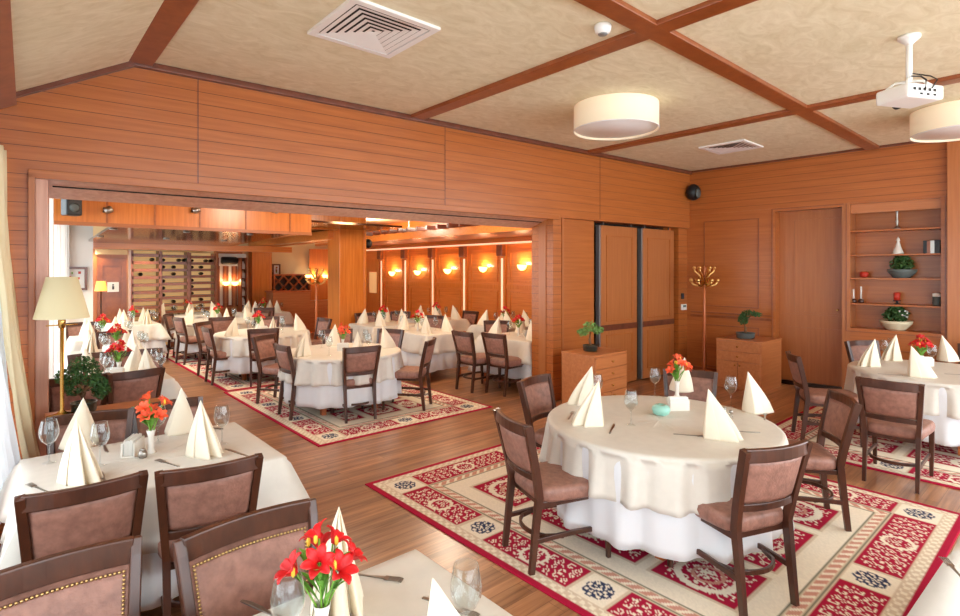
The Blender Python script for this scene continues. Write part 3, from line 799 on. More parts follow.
def table(kind, cx, cy, dims, desc, over=.3, under=.56, rz=0, over_cloth=True):
    seedc[0] += 1
    r = empty('dining_table', (cx, cy, .0), rz)
    z0 = .0095 if any(q[0] < cx < q[1] and q[2] < cy < q[3] for q in RUGS) else .0005
    if kind == 'round':
        R = dims
        MB().lathe([(R * .98, TZ - .03), (R * .985, TZ)], 48).build('tabletop', 'table_wood', r)
        q = R * .62
        legs = [(q * math.cos(a), q * math.sin(a)) for a in (.6, 2.2, 3.7, 5.3)]
    else:
        hx, hy = dims
        MB().box(-hx + .01, hx - .01, -hy + .01, hy - .01, TZ - .03, TZ).build('tabletop', 'table_wood', r)
        legs = [(a * (hx - .08), b * (hy - .08)) for a in (-1, 1) for b in (-1, 1)]
    for (x, y) in legs: MB().box(x - .03, x + .03, y - .03, y + .03, z0, TZ - .03).build('leg', 'table_wood', r, bevel=.004)
    tag(r, 'wooden dining table under white cloths, the ' + desc, 'table', 'dining tables under cloths')
    if kind == 'round':
        u = round_cloth(R + .004, TZ + .003, under, 15, .05, seedc[0] * 7, .03, .0, 1.6).build('under_cloth', 'cloth_white', None, True, solid=.003)
        o = round_cloth(R + .014, TZ + .008, over, 21, .048, seedc[0] * 7 + 3, .07, .01, .7).build('tablecloth', 'cloth', None, True, solid=.003)
    else:
        u = rect_cloth(hx + .003, hy + .003, TZ + .003, under, .02, seedc[0] * 7).build('under_cloth', 'cloth_white', None, True, solid=.003)
        o = rect_cloth(hx + .012, hy + .012, TZ + .008, over, .025, seedc[0] * 7 + 3, .05).build('tablecloth', 'cloth', None, True, solid=.003)
    for c, l, g in ((u, 'long white under-cloth hanging below the cream cloth of the ', 'white under-cloths'), (o, 'cream tablecloth on top of the ', 'cream tablecloths')):
        c.location = (cx, cy, 0); c.rotation_euler = (0, 0, rz); tag(c, l + desc, 'tablecloth', g)
TT = TZ + .0085
A_ = (3.45, 2.03); B_ = (7.28, 1.1)
TAB = dict(
    A=('round', A_, .76, 'nearest round table'),
    B=('round', B_, .75, 'round table by the wall shelves'),
    C=('rect', (.62, 3.5), (.56, .45), 'table by the curtain'),
    D=('rect', (.58, 1.28), (.58, .42), 'table at the bottom edge'),
    E=('rect', (3.31, -.09), (.6, .44), 'table at the bottom right corner'),
    F=('rect', (.79, 6.35), (.42, .42), 'window-side table just beyond the opening'),
    G=('rect', (.98, 8.3), (.40, .42), 'second window-side table'),
    H=('rect', (1.12, 10.3), (.38, .42), 'third window-side table'),
    I=('rect', (1.85, 12.4), (.38, .42), 'fourth table, before the brown door'),
    T1=('round', (3.3, 6.5), .73, 'first round table beyond the opening'),
    T2=('round', (3.25, 9.3), .73, 'second round back-room table'),
    T3=('round', (3.25, 11.95), .73, 'third round back-room table'),
    T4=('round', (3.2, 14.2), .7, 'farthest round back-room table'),
    U1=('rect', (5.42, 7.65), (.40, .62), 'large square back-room table'),
    U2=('rect', (5.5, 9.15), (.48, .45), 'second square back-room table'),
    U4=('rect', (6.2, 5.98), (.5, .55), 'table beside the boarded pier'),
    U3=('rect', (7.1, 7.4), (.45, .45), 'wall-side table behind the boarded pier'),
    U6=('rect', (6.9, 9.3), (.45, .45), 'table before the sconce wall'),
    U5=('rect', (4.75, 13.6), (.5, .42), 'table near the wine counter'),
)
for k, (kd, c, dm, ds) in TAB.items(): table(kd, c[0], c[1], dm, ds)

# ------------------------------------------------------------------ table ware prototypes
def napkin_mesh(seed):
    hgt = .30; NA = 120
    def fn(a, b):
        if a < .68:                                    # pleated front, from the right hand corner round to the left
            t = a / .68; w = math.sin(PI * t)
            x = .082 * math.cos(PI * t); y = .0 + .15 * w ** .8 + .055 * math.sin(t * 8 * PI - .6) * w ** .5
            x += .014 * math.cos(t * 8 * PI + .4) * w
        else:                                          # smooth upright back
            t = (a - .68) / .32; x = -.082 + .164 * t; y = -.03 * math.sin(PI * t)
        s = (1 - b) ** .95 * (1 + .10 * math.sin(PI * b)) + .014
        return (x * s + .004 * math.sin(b * 4), y * s, hgt * b - (.012 * (1 - b) * abs(x) / .1 if 0 else 0))
    m = MB().grid(fn, NA, 18, closed_u=True); k = len(m.v)
    m.f.append(tuple(range(k - NA, k))); m.m.append(0); m.f.append(tuple(range(NA - 1, -1, -1))); m.m.append(0)
    return m
nk0 = napkin_mesh(1).build('folded_napkin', 'napkin', None, True); tag(nk0, 'x', 'napkin', 'upright folded napkins'); NK = Maker(nk0)
def glass_mesh(n=28, s=1.0):
    out = [(.036, 0), (.036, .002), (.012, .006), (.0045, .014), (.004, .05), (.0045, .095), (.012, .104), (.032, .122), (.044, .15), (.046, .175), (.041, .205), (.0375, .222), (.035, .235), (.0346, .2362)]
    inn = [(.0338, .2362), (.0336, .234), (.0362, .222), (.0396, .205), (.044, .175), (.042, .15), (.030, .124), (.010, .108), (.001, .107)]
    return MB().lathe([(a * s, b * s) for a, b in out + inn], n)
g0 = glass_mesh().build('wine_glass', 'glass', None, True); tag(g0, 'x', 'glass', 'wine glasses on the tables'); GL = Maker(g0)
def fork_mesh():
    m = MB(); m.sweep([(0, -.10, .004), (0, -.02, .005), (0, .04, .007)], [(.011, .003), (.006, .003), (.012, .003)], (1, 0, 0))
    m.box(-.012, .012, .04, .055, .005, .008)
    for x in (-.0105, -.0035, .0035, .0105): m.sweep([(x, .055, .0065), (x, .09, .009), (x, .105, .006)], (.0032, .0025), (1, 0, 0))
    return m
f0 = fork_mesh().build('fork', 'steel', None); tag(f0, 'x', 'fork', 'forks on the tables'); FK = Maker(f0)
k0 = MB().prism([(-.006, -.115), (.006, -.115), (.006, 0), (.010, .02), (.010, .08), (.002, .11), (-.006, .11), (-.006, 0)], .0005, .006).build('knife', 'steel', None, bevel=.001); tag(k0, 'x', 'knife', 'knives on the tables'); KN = Maker(k0)
# holder with paper napkins
h0 = empty('napkin_holder'); tag(h0, 'x', 'napkin holder', 'white napkin holders')
m = MB(); m.box(-.075, .075, -.034, .034, 0, .012); m.box(-.075, .075, -.036, -.026, .0, .085); m.box(-.075, .075, .026, .036, 0, .085); m.build('holder_body', 'porcelain', h0, bevel=.004)
m = MB()
for i in range(7): m.box(-.07, .07, -.022 + i * .0066, -.0175 + i * .0066, .013, .097 + .004 * math.sin(i * 2.2))
m.build('paper_napkins', 'paper', h0); HO = Maker(h0)
# vase and bouquet
v0 = MB().lathe([(.026, 0), (.028, .006), (.018, .02), (.015, .06), (.017, .1), (.024, .135), (.022, .135), (.014, .09), (.013, .03), (.001, .025)], 20).build('bud_vase', 'porcelain', None, True)
tag(v0, 'x', 'vase', 'white bud vases'); VA = Maker(v0)
def lily(mat, c, d, s=1.0):
    m = MB(); d = Vector(d).normalized(); q = d.to_track_quat('Z', 'Y').to_matrix().to_4x4(); q.translation = Vector(c)
    for k in range(6):
        a = k * PI / 3 + .3; L = .052 * s
        def fn(u, v, a=a):
            w = .014 * s * math.sin(PI * min(1, v * .92 + .04)) ** .8; out = .006 + L * .75 * v ** 1.25; z = L * (1.0 * v - .45 * v * v * v)
            x = out; y = (u - .5) * 2 * w; z += .25 * abs(y)
            return (x * math.cos(a) - y * math.sin(a), x * math.sin(a) + y * math.cos(a), z)
        m.grid(fn, 4, 7)
    m.v = [tuple(q @ Vector(v)) for v in m.v]
    return m
def bouquet(mat, seed, n=7, label_mat2=None):
    r = empty('flower_bouquet'); rnd = random.Random(seed); st = MB(); lf = MB()
    for i in range(n):
        a = 2 * PI * i / n + rnd.uniform(-.3, .3); sp = rnd.uniform(.025, .075) if i else .01; hh = rnd.uniform(.21, .285) if i else .31
        tip = Vector((sp * math.cos(a), sp * math.sin(a), hh))
        st.tube([(0.004 * math.cos(a), .004 * math.sin(a), .03), (sp * .25 * math.cos(a), sp * .25 * math.sin(a), .13), tip], .0028, 5)
        lily(mat if rnd.random() < .8 else (label_mat2 or mat), tip, (math.cos(a) * .8, math.sin(a) * .8, .8), rnd.uniform(.9, 1.15)).build('flower', mat, r, True, solid=.0012)
        bd = MB().ball(tip + Vector((rnd.uniform(-.03, .03), rnd.uniform(-.03, .03), rnd.uniform(0, .03))), (.007, .007, .016), 6); bd.build('bud', 'yellow_petal', r, True)
    for i in range(22):
        a = rnd.uniform(0, 2 * PI); L = rnd.uniform(.08, .14); z0 = rnd.uniform(.13, .2)
        def fn(u, v, a=a, L=L, z0=z0):
            w = .009 * math.sin(PI * (v * .94 + .03)); x = .006 + L * .65 * v; z = z0 + L * (v - .35 * v * v)
            y = (u - .5) * 2 * w
            return (x * math.cos(a) - y * math.sin(a), x * math.sin(a) + y * math.cos(a), z + abs(y) * .5)
        lf.grid(fn, 2, 6)
    st.build('stems', 'green_stem', r, True); lf.build('leaves', 'green_leaf', r, True)
    tag(r, 'x', 'flowers', 'red flower bouquets in bud vases')
    return r
BQ = [Maker(bouquet('red_petal', 3)), Maker(bouquet('coral_petal', 8, 7)), Maker(bouquet('red_petal', 12, 6))]

NAPS = 'cream napkin folded upright, '
def napkin(x, y, a, where, z=TT): return NK.put((x, y, z), deg(a), NAPS + where)
def glass(x, y, where, z=TT): return GL.put((x, y, z), random.uniform(0, 6), 'stemmed wine glass, ' + where)
def fork(x, y, a, where): return FK.put((x, y, TT), deg(a), 'steel fork, ' + where)
def knife(x, y, a, where): return KN.put((x, y, TT), deg(a), 'steel knife, ' + where)
def centre(x, y, a, ds, kind=0, holder=True, vz=TT):
    if holder:
        HO.put((x, y, TT), deg(a), 'white napkin holder full of paper napkins on the ' + ds)
        dx, dy = -.12 * math.sin(deg(a)), .12 * math.cos(deg(a))
    else: dx = dy = 0
    VA.put((x + dx, y + dy, TT), 0, 'slim white bud vase holding flowers on the ' + ds)
    BQ[kind].put((x + dx, y + dy, TT + .004), random.uniform(0, 6), ('coral' if kind == 1 else 'red') + ' flowers in the bud vase on the ' + ds)
# pixel based placement on the near tables: the base point of each thing on the cloth
def on(px, py): p = at(px, py, TT); return p.x, p.y
dA = 'on the nearest round table'
napkin(*on(599, 424), 55, 'left of the mint bowl ' + dA)
napkin(*on(592, 404), 45, 'farthest left ' + dA)
napkin(*on(708, 436), -168, 'in front of the glasses ' + dA)
napkin(*on(748, 412), -125, 'at the right edge ' + dA)
napkin(*on(685, 392), -30, 'behind the flowers ' + dA)
glass(*on(631, 425), 'between the left napkin and the mint bowl ' + dA)
glass(*on(655, 396), 'at the far side left of the flowers ' + dA)
glass(*on(731, 407), 'at the far right beside the right napkin ' + dA)
glass(*on(597, 404), 'half hidden behind the left napkins ' + dA)
x, y = on(678, 410); HO.put((x, y, TT), deg(-38), 'white napkin holder behind the mint bowl ' + dA)
x, y = on(677, 397); VA.put((x, y, TT), 0, 'white bud vase behind the napkin holder ' + dA); BQ[1].put((x, y, TT + .004), .5, 'coral flowers in the vase ' + dA)
x, y = on(661, 415)
mb_ = MB().lathe([(.03, 0), (.055, .012), (.066, .038), (.06, .062), (.04, .076), (.02, .078), (.018, .07), (.001, .068)], 28).build('candle_bowl', 'mint', None, True, loc=(x, y, TT)); tag(mb_, 'round mint green candle bowl in front of the napkin holder ' + dA, 'bowl')
for i, (px, py, what) in enumerate(((724, 416, 'white shaker'), (731, 419, 'pepper shaker'))):
    x, y = on(px, py); r = empty('salt_shaker', (x, y, TT)); MB().lathe([(.014, 0), (.016, .005), (.012, .045)], 14).build('shaker_body', 'glass' if i else 'porcelain', r, True); MB().lathe([(.013, .045), (.013, .058), (.006, .064)], 14).build('shaker_cap', 'steel', r, True)
    tag(r, ('glass' if i else 'white') + ' shaker with a metal cap ' + ('nearer us ' if i else 'beside the far right glass ') + dA, 'shaker', 'shakers on the nearest round table')
fork(*on(690, 436), 150 + 60, 'left of the front napkin ' + dA); knife(*on(742, 432), 215, 'right of the front napkin ' + dA)
knife(*on(612, 429), -62, 'right of the left napkin ' + dA); knife(*on(582, 407), -60, 'by the farthest left napkin ' + dA); fork(*on(571, 416), -60, 'at the left rim ' + dA)
fork(*on(765, 417), 290, 'at the right rim ' + dA); knife(*on(764, 411), 290, 'behind the right napkin ' + dA)
dB = 'on the round table by the shelves'
napkin(*on(875, 366), 55, 'left edge, tallest ' + dB); napkin(*on(896, 360), 60, 'behind the glasses ' + dB); napkin(*on(911, 376), -175, 'in front ' + dB); napkin(*on(942, 361), -130, 'right of the flowers ' + dB)
glass(*on(884, 360), 'left of the back pair ' + dB); glass(*on(891, 358), 'right of the back pair ' + dB); glass(*on(932, 366), 'right of the bud vase ' + dB)
x, y = on(925, 366); HO.put((x, y, TT), deg(-38), 'white napkin holder ' + dB)
x, y = on(921, 368); VA.put((x, y, TT), 0, 'white bud vase in front of the holder ' + dB); BQ[0].put((x, y, TT + .004), .5, 'red flowers in the vase ' + dB)
fork(*on(890, 375), 200, 'left of the front napkin ' + dB); knife(*on(927, 377), 230, 'right of the front napkin ' + dB); fork(*on(957, 375), 200, 'at the right rim ' + dB)
dC = 'on the table by the curtain'
napkin(*on(76, 478), 195, 'front left, pleats towards us ' + dC); napkin(*on(200, 452), 190, 'front right, pleats towards us ' + dC)
napkin(*on(84, 448), 20, 'back left ' + dC); napkin(*on(182, 434), 0, 'back right ' + dC)
glass(*on(49, 463), 'far left corner ' + dC); glass(*on(100, 466), 'right of the front left napkin ' + dC); glass(*on(222, 444), 'far right corner ' + dC); glass(*on(158, 443), 'behind the bud vase ' + dC)
x, y = on(133, 454); HO.put((x, y, TT), deg(62), 'white napkin holder ' + dC)
x, y = on(151, 453); VA.put((x, y, TT), 0, 'white bud vase ' + dC); BQ[1].put((x, y, TT + .004), 2.5, 'red and orange flowers in the vase ' + dC)
x, y = on(143, 458); r = empty('salt_shaker', (x, y, TT)); MB().lathe([(.018, 0), (.024, .02), (.018, .045)], 14).build('shaker_body', 'steel', r, True); MB().lathe([(.016, .045), (.01, .055)], 14).build('shaker_cap', 'steel', r, True); tag(r, 'small silver shaker beside the napkin holder ' + dC, 'shaker')
fork(*on(38, 489), 20, 'at the front left corner ' + dC); knife(*on(103, 478), 0, 'right of the front left napkin ' + dC); fork(*on(168, 464), 20, 'left of the front right napkin ' + dC); knife(*on(236, 453), 15, 'at the front right corner ' + dC); fork(*on(212, 428), 200, 'behind the front right napkin ' + dC); knife(*on(105, 448), 180, 'beside the back left napkin ' + dC)
dD = 'on the table at the bottom edge'
napkin(*on(338, 600), 150, 'behind the lilies ' + dD); napkin(*on(432, 700), 215, 'left of the big glass ' + dD)
glass(*on(466, 648), 'at the right corner ' + dD); glass(*on(288, 662), 'behind the lilies at the left ' + dD)
x, y = on(322, 652); VA.put((x, y, TT), 0, 'white bud vase ' + dD); BQ[0].put((x, y, TT + .004), 2.2, 'bright red lilies with green stems ' + dD)
fork(*on(374, 578), 215, 'right of the lilies ' + dD); knife(*on(265, 612), 20, 'at the left edge ' + dD); fork(*on(449, 608), 200, 'beside the big glass ' + dD)
fork(*on(957, 574), -60, 'on the cloth of the table at the bottom right corner')
# set the rest of the tables
words4 = {'round': ('at the left seat', 'at the front seat', 'at the right seat', 'at the back seat'), 'rect': ('front left', 'front right', 'back left', 'back right')}
for k, (kd, c, dm, ds) in TAB.items():
    if k in 'ABCDE': continue
    rnd = random.Random(hash(ds) % 1000 if False else len(ds) * 7 + ord(k[-1]))
    for i in range(4):
        wd = words4[kd][i]
        if kd == 'round':
            a = deg((190, 262, -10, 80)[i] + rnd.uniform(-12, 12)); q = dm - .2
            x, y = c[0] + q * math.cos(a), c[1] + q * math.sin(a); ga = a + .55; gx, gy = c[0] + (q - .12) * math.cos(ga), c[1] + (q - .12) * math.sin(ga)
            rot = math.degrees(a) - 90 + rnd.uniform(-25, 25)
        else:
            sx, sy = (-1, 1, -1, 1)[i], (-1, -1, 1, 1)[i]
            if dm[1] > dm[0] + .1: x, y = c[0] + sx * (dm[0] - .2), c[1] + sy * dm[1] * .5; gx, gy = c[0] + sx * (dm[0] - .26), y + .18
            else: x, y = c[0] + sx * dm[0] * .52, c[1] + sy * (dm[1] - .2); gx, gy = x + .15, c[1] + sy * (dm[1] - .28)
            rot = (180 if sy < 0 else 0) + rnd.uniform(-25, 25)
        napkin(x, y, rot, wd + ' of the ' + ds)
        glass(gx, gy, wd + ' of the ' + ds)
    centre(c[0], c[1], rnd.uniform(-50, 50), ds, {'F': 0, 'G': 0, 'T1': 1, 'U4': 0}.get(k, 2 if ord(k[-1]) % 2 else 0), holder=k in ('F', 'T1', 'T2', 'U1', 'U4', 'G'))

# ------------------------------------------------------------------ bonsai and pot plants
def leaf_cloud(mb, blobs, n, size, seed, flat=.6):
    rnd = random.Random(seed)
    for (c, r) in blobs:
        for i in range(n):
            th = rnd.uniform(0, 2 * PI); u = rnd.uniform(-1, 1); q = rnd.random() ** .35
            p = Vector((c[0] + r[0] * q * math.sqrt(1 - u * u) * math.cos(th), c[1] + r[1] * q * math.sqrt(1 - u * u) * math.sin(th), c[2] + r[2] * q * u))
            a = Vector((rnd.uniform(-1, 1), rnd.uniform(-1, 1), rnd.uniform(-.3, 1))).normalized(); b = a.cross(Vector((rnd.uniform(-1, 1), rnd.uniform(-1, 1), rnd.uniform(-1, 1)))).normalized()
            s = size * rnd.uniform(.7, 1.3); nrm = a.cross(b) * s * .18
            mb.add([p - a * s, p + b * s * .45 + nrm, p + a * s, p - b * s * .45 + nrm], [(0, 1, 2, 3)])
    return mb
def bonsai(loc, pot_r, trunk, blobs, leafmat, n, size, label, pot='dark_pot', poth=.07):
    r = empty('potted_bonsai', loc)
    MB().lathe([(pot_r * .8, 0), (pot_r * .95, .012), (pot_r, poth), (pot_r * 1.05, poth + .006), (pot_r * .94, poth + .006), (pot_r * .92, poth - .012), (.001, poth - .012)], 28).build('pot', pot, r, True)
    MB().lathe([(pot_r * .93, poth - .012), (pot_r * .5, poth + .004), (.001, poth + .01)], 20, cap=False).build('soil', 'soil', r, True)
    m = MB()
    for path, rad in trunk: m.tube(path, rad, 8)
    m.build('trunk', 'bark', r, True)
    leaf_cloud(MB(), blobs, n, size, len(label)).build('foliage', leafmat, r)
    tag(r, label, 'plant')
def vcam(dx, dz, dy=0):  # offset to the right in view / up / towards
    return RT * dx + Vector((0, 0, dz)) - FW * dy
def tv(*a): return tuple(vcam(*a))
# console below the lamp, lamp and big bonsai
px_, py_ = .46, 4.92
con = empty('console_table', (0, 0, 0)); MB().box(.2, .95, 4.72, 5.08, .71, .745).build('tabletop', 'cabinet_wood', con, bevel=.004)
for x in (.23, .92):
    for y in (4.75, 5.05): MB().box(x - .02, x + .02, y - .02, y + .02, 0.0005, .71).build('leg', 'trim_wood', con)
tag(con, 'low wooden console holding the brass lamp and bonsai by the opening', 'console')
d = ray(62, 269); t = 4.86 / d.y; lx = d.x * t; s_ = t / F; s2 = s_ * .8
lamp = empty('table_lamp', (lx, 4.86, .7455))
zb, zt = H - (318 - 269) * s_ - .7455, H - (277 - 269) * s_ - .7455
MB().lathe([(28.5 * s2, zb), (16 * s2, zt), (15.6 * s2, zt), (28.1 * s2, zb)], 40, cap=False).build('lamp_shade', 'lamp_fabric', lamp, True)
MB().lathe([(.085, 0), (.09, .012), (.03, .03), (.012, .05), (.012, zb + .02)], 20).build('pole', 'brass', lamp, True)
m = MB(); m.tube([(-.09, 0, zb - .05), (.09, 0, zb - .05)], .005, 6); m.lathe([(.02, zb - .07), (.024, zb - .02), (.012, zb + .02)], 12); m.build('switch_bar', 'brass', lamp, True)
tag(lamp, 'brass stemmed lamp with a tapered cream shade at the left of the opening', 'lamp')
p = at(84, 412, .7455); sc = (p - Vector((0, 0, H))).dot(FW) / F
bonsai((p.x, p.y, .7455), 11 * sc, [([(0, 0, .06), tv(-2 * sc, 18 * sc), tv(4 * sc, 30 * sc), tv(-2 * sc, 48 * sc)], [.03, .024, .018, .008]), ([tv(0, 22 * sc), tv(14 * sc, 30 * sc)], [.016, .008]), ([tv(0, 24 * sc), tv(-18 * sc, 32 * sc)], [.014, .008])],
       [(tv(0, 48 * sc), (12 * sc, 12 * sc, 8 * sc)), (tv(-14 * sc, 36 * sc), (13 * sc, 12 * sc, 9 * sc)), (tv(-10 * sc, 24 * sc), (13 * sc, 10 * sc, 8 * sc)), (tv(4 * sc, 38 * sc), (14 * sc, 12 * sc, 10 * sc)), (tv(17 * sc, 22 * sc), (8 * sc, 8 * sc, 9 * sc)), (tv(14 * sc, 30 * sc), (8 * sc, 8 * sc, 6 * sc))], 'bonsai_leaf', 260, .016, 'dark green bonsai in a black pot on the console by the lamp')
# low cabinet beside the pier
def cabinet(label, x0, x1, y0, y1, h, front):
    r = empty('drawer_cabinet', ((x0 + x1) / 2, (y0 + y1) / 2, 0)); hx, hy = (x1 - x0) / 2, (y1 - y0) / 2
    MB().box(-hx, hx, -hy, hy, .0005, h - .02).build('body', 'cabinet_wood', r, bevel=.003)
    MB().box(-hx - .008, hx + .008, -hy - .008, hy + .008, h - .02, h).build('top', 'cabinet_wood', r, bevel=.003)
    if front == '-y': w, T = hx, lambda m: m.xf(Matrix.Translation((0, -hy, 0)))
    else: w, T = hy, lambda m: m.xf(Matrix.Translation((-hx, 0, 0)) @ Matrix.Rotation(-PI / 2, 4, 'Z'))
    def knob(par, u, z): T(MB().lathe([(.006, 0), (.006, .012), (.014, .018), (.010, .028)], 10).xf(Matrix.Translation((u, -.018, z)) @ Matrix.Rotation(PI / 2, 4, 'X'))).build('knob', 'brass', par, True)
    zz = h - .03; dh = .135
    for i in range(2 if front != '-y' else 3):
        d_ = T(MB().box(-w + .012, w - .012, -.018, 0, zz - dh, zz)).build('drawer', 'cabinet_wood', r, bevel=.003); knob(d_, 0, zz - dh / 2); zz -= dh + .012
    for s in (-1, 1):
        a, b = (-w + .012, -.006) if s < 0 else (.006, w - .012)
        d_ = T(MB().box(a, b, -.018, 0, .05, zz)).build('door', 'cabinet_wood', r, bevel=.003); knob(d_, s * .035, zz - .05)
    tag(r, label, 'cabinet')
cabinet('low drawer cabinet with a bonsai on top, beside the boarded pier', 5.32, 6.0, 4.0, 4.5, .75, '-y')
cabinet('low drawer cabinet with a bonsai on top, against the right wall', 8.2, 8.95, 3.2, 3.86, .74, '-x')
p = at(595, 350, .75); sc = (p - Vector((0, 0, H))).dot(FW) / F
bonsai((5.62, 4.28, .7505), .095, [([(0, 0, .06), tv(-.01, .15), tv(0, .24)], [.02, .016, .01])], [(tv(0, .31), (.11, .1, .07)), (tv(-.09, .24), (.09, .08, .05)), (tv(.09, .27), (.08, .08, .05))], 'bonsai_pale', 200, .018, 'pale green bonsai in a dark pot on the cabinet beside the pier')
p = at(745, 341, .74); sc = (p - Vector((0, 0, H))).dot(FW) / F
bonsai((8.5, 3.55, .7405), 9 * sc, [([(0, 0, .05), tv(0, .16), tv(-.03, .25), tv(.1, .36)], [.022, .018, .014, .008]), ([tv(.0, .22), tv(-.06, .24)], [.012, .006])], [(tv(.06, .39), (.16, .1, .045)), (tv(.17, .36), (.1, .08, .035)), (tv(-.04, .27), (.09, .08, .06)), (tv(-.03, .33), (.08, .08, .05))], 'bonsai_leaf', 220, .016, 'leaning dark green bonsai in a grey pot on the cabinet by the right wall', 'grey_pot', .08)
# coat stands
def coat_stand(x, y, h, mat, postmat, label):
    r = empty('coat_stand', (x, y, 0))
    MB().lathe([(.03, .12), (.034, .3), (.024, .34), (.03, .6), (.022, .9), (.028, .95), (.02, 1.2), (.02, h - .3), (.03, h - .28), (.016, h - .06), (.03, h - .03), (.001, h)], 16).build('post', postmat, r, True)
    for k in range(4):
        a = k * PI / 2 + .4; c, s = math.cos(a), math.sin(a)
        MB().tube([(0, 0, .16), (.12 * c, .12 * s, .14), (.22 * c, .22 * s, .03), (.26 * c, .26 * s, .015)], [.018, .016, .014, .014], 8).build('foot', postmat, r, True)
    for k in range(6):
        a = k * PI / 3; c, s = math.cos(a), math.sin(a)
        m = MB(); m.tube([(.02 * c, .02 * s, h - .27), (.09 * c, .09 * s, h - .33), (.17 * c, .17 * s, h - .30), (.2 * c, .2 * s, h - .24)], .017, 7); m.ball((.2 * c, .2 * s, h - .23), .034, 8)
        m.tube([(.02 * c, .02 * s, h - .26), (.08 * c, .08 * s, h - .14), (.14 * c, .14 * s, h - .09), (.15 * c, .15 * s, h - .04)], .014, 7); m.ball((.15 * c, .15 * s, h - .03), .028, 8)
        m.build('hook', mat, r, True)
    tag(r, label, 'coat stand')
coat_stand(8.5, 4.2, 1.85, 'gold', 'table_wood', 'wooden coat stand with gold hooks in the right corner of the room')
d = ray(322, 269); t = 9.6
coat_stand(4.72, 10.45, 1.82, 'gold', 'table_wood', 'wooden coat stand with ornate pale hooks beside the near orange column')

# ------------------------------------------------------------------ things on the niche shelves
def on_shelf(px, k, depth=.16):
    u = RW.u(px, depth); return RW.pt(u, depth, shelf_z[k] + .0005)
def put(o, p, label, cat, group=None):
    o.location = p; tag(o, label, cat, group); return o
put(MB().lathe([(.05, 0), (.05, .01), (.02, .03), (.012, .06), (.02, .1), (.012, .14), (.014, .24), (.03, .27), (.026, .29), (.012, .31)], 16).build('candlestick', 'steel', None, True), on_shelf(897, 0), 'tall silver candlestick on the top shelf of the niche', 'candlestick')
fig = MB().lathe([(.085, 0), (.09, .02), (.07, .06), (.045, .14), (.03, .2), (.022, .23), (.034, .25), (.02, .29), (.001, .32)], 20).build('ornament', 'porcelain', None, True); fig.scale = (.75,) * 3; put(fig, on_shelf(898, 1), 'white bell shaped ornament on the second shelf of the niche', 'ornament')
for i, (px, mt) in enumerate(((927, 'black_plastic'), (930.5, 'trim_wood'), (934, 'steel'), (938, 'black_plastic'))):
    o = MB().box(-.03, .03, -.09, .06, 0, (.17, .165, .17, .175)[i]).build('book', mt, None, bevel=.003); put(o, on_shelf(px, 1), ('black book at the left of', 'brown book, second in', 'grey book, third in', 'black book at the right of')[i] + ' the short row on the niche shelf', 'book', 'books in the niche'); o.rotation_euler = (0, 0, RW.rz)
def bowl_plant(px, k, pot, hgt, R, seed, label, white=False):
    r = empty('potted_plant', on_shelf(px, k))
    MB().lathe([(R * .55, 0), (R * .6, .01), (R * .95, hgt * .7), (R, hgt), (R * .93, hgt), (.001, hgt - .02)], 26).build('bowl', pot, r, True)
    leaf_cloud(MB(), [((0, 0, hgt + .07), (R * 1.05, R * .8, .10)), ((0, 0, hgt + .13), (R * .6, R * .5, .08))], 380, .028, seed).build('foliage', 'bonsai_leaf', r)
    if white:
        f = MB(); rnd = random.Random(2)
        for i in range(12): f.ball((rnd.uniform(-R, R) * .8, -R * .5 + rnd.uniform(-.05, .05), hgt + rnd.uniform(.05, .17)), .014, 6)
        f.build('blossom', 'paper', r, True)
    tag(r, label, 'plant')
bowl_plant(902, 2, 'grey_pot', .12, .17, 5, 'green bushy plant in a grey bowl on the third niche shelf')
bowl_plant(896, 4, 'cream_pot', .13, .19, 6, 'green plant with white blossom in a cream bowl at the niche bottom', True)
put(MB().lathe([(.03, 0), (.05, .02), (.055, .05), (.045, .08), (.01, .085), (.001, .08)], 18).build('round_candle', 'red_wax', None, True), on_shelf(864, 2), 'small round red candle on the third niche shelf', 'candle')
for px, t_, lb in ((853.5, .19, 'shorter white candle in a wooden holder at the left of the fourth niche shelf'), (861, .23, 'taller white candle in a wooden holder on the fourth niche shelf')):
    r = empty('candle_holder', on_shelf(px, 3)); MB().lathe([(.036, 0), (.04, .02), (.034, .05), (.012, .06)], 16).build('holder', 'chair_wood', r, True); MB().lathe([(.011, .06), (.011, t_), (.002, t_ + .01)], 10).build('candle', 'paper', r, True); tag(r, lb, 'candle')
r = empty('candle_holder', on_shelf(897, 3)); MB().lathe([(.04, 0), (.042, .01), (.012, .02), (.012, .04), (.045, .045), (.045, .055)], 18).build('holder', 'black_plastic', r, True); MB().lathe([(.038, .055), (.038, .16), (.01, .165)], 18).build('candle', 'red_wax', r, True); tag(r, 'thick red pillar candle on a black stand in the niche', 'candle')
r = empty('storage_jar', on_shelf(937, 3)); MB().lathe([(.04, 0), (.05, .02), (.046, .12)], 18).build('jar_body', 'grey_pot', r, True); MB().lathe([(.048, .12), (.05, .16), (.02, .17)], 18).build('jar_cap', 'paper', r, True); tag(r, 'dark jar with a white cap at the right of the fourth niche shelf', 'jar')

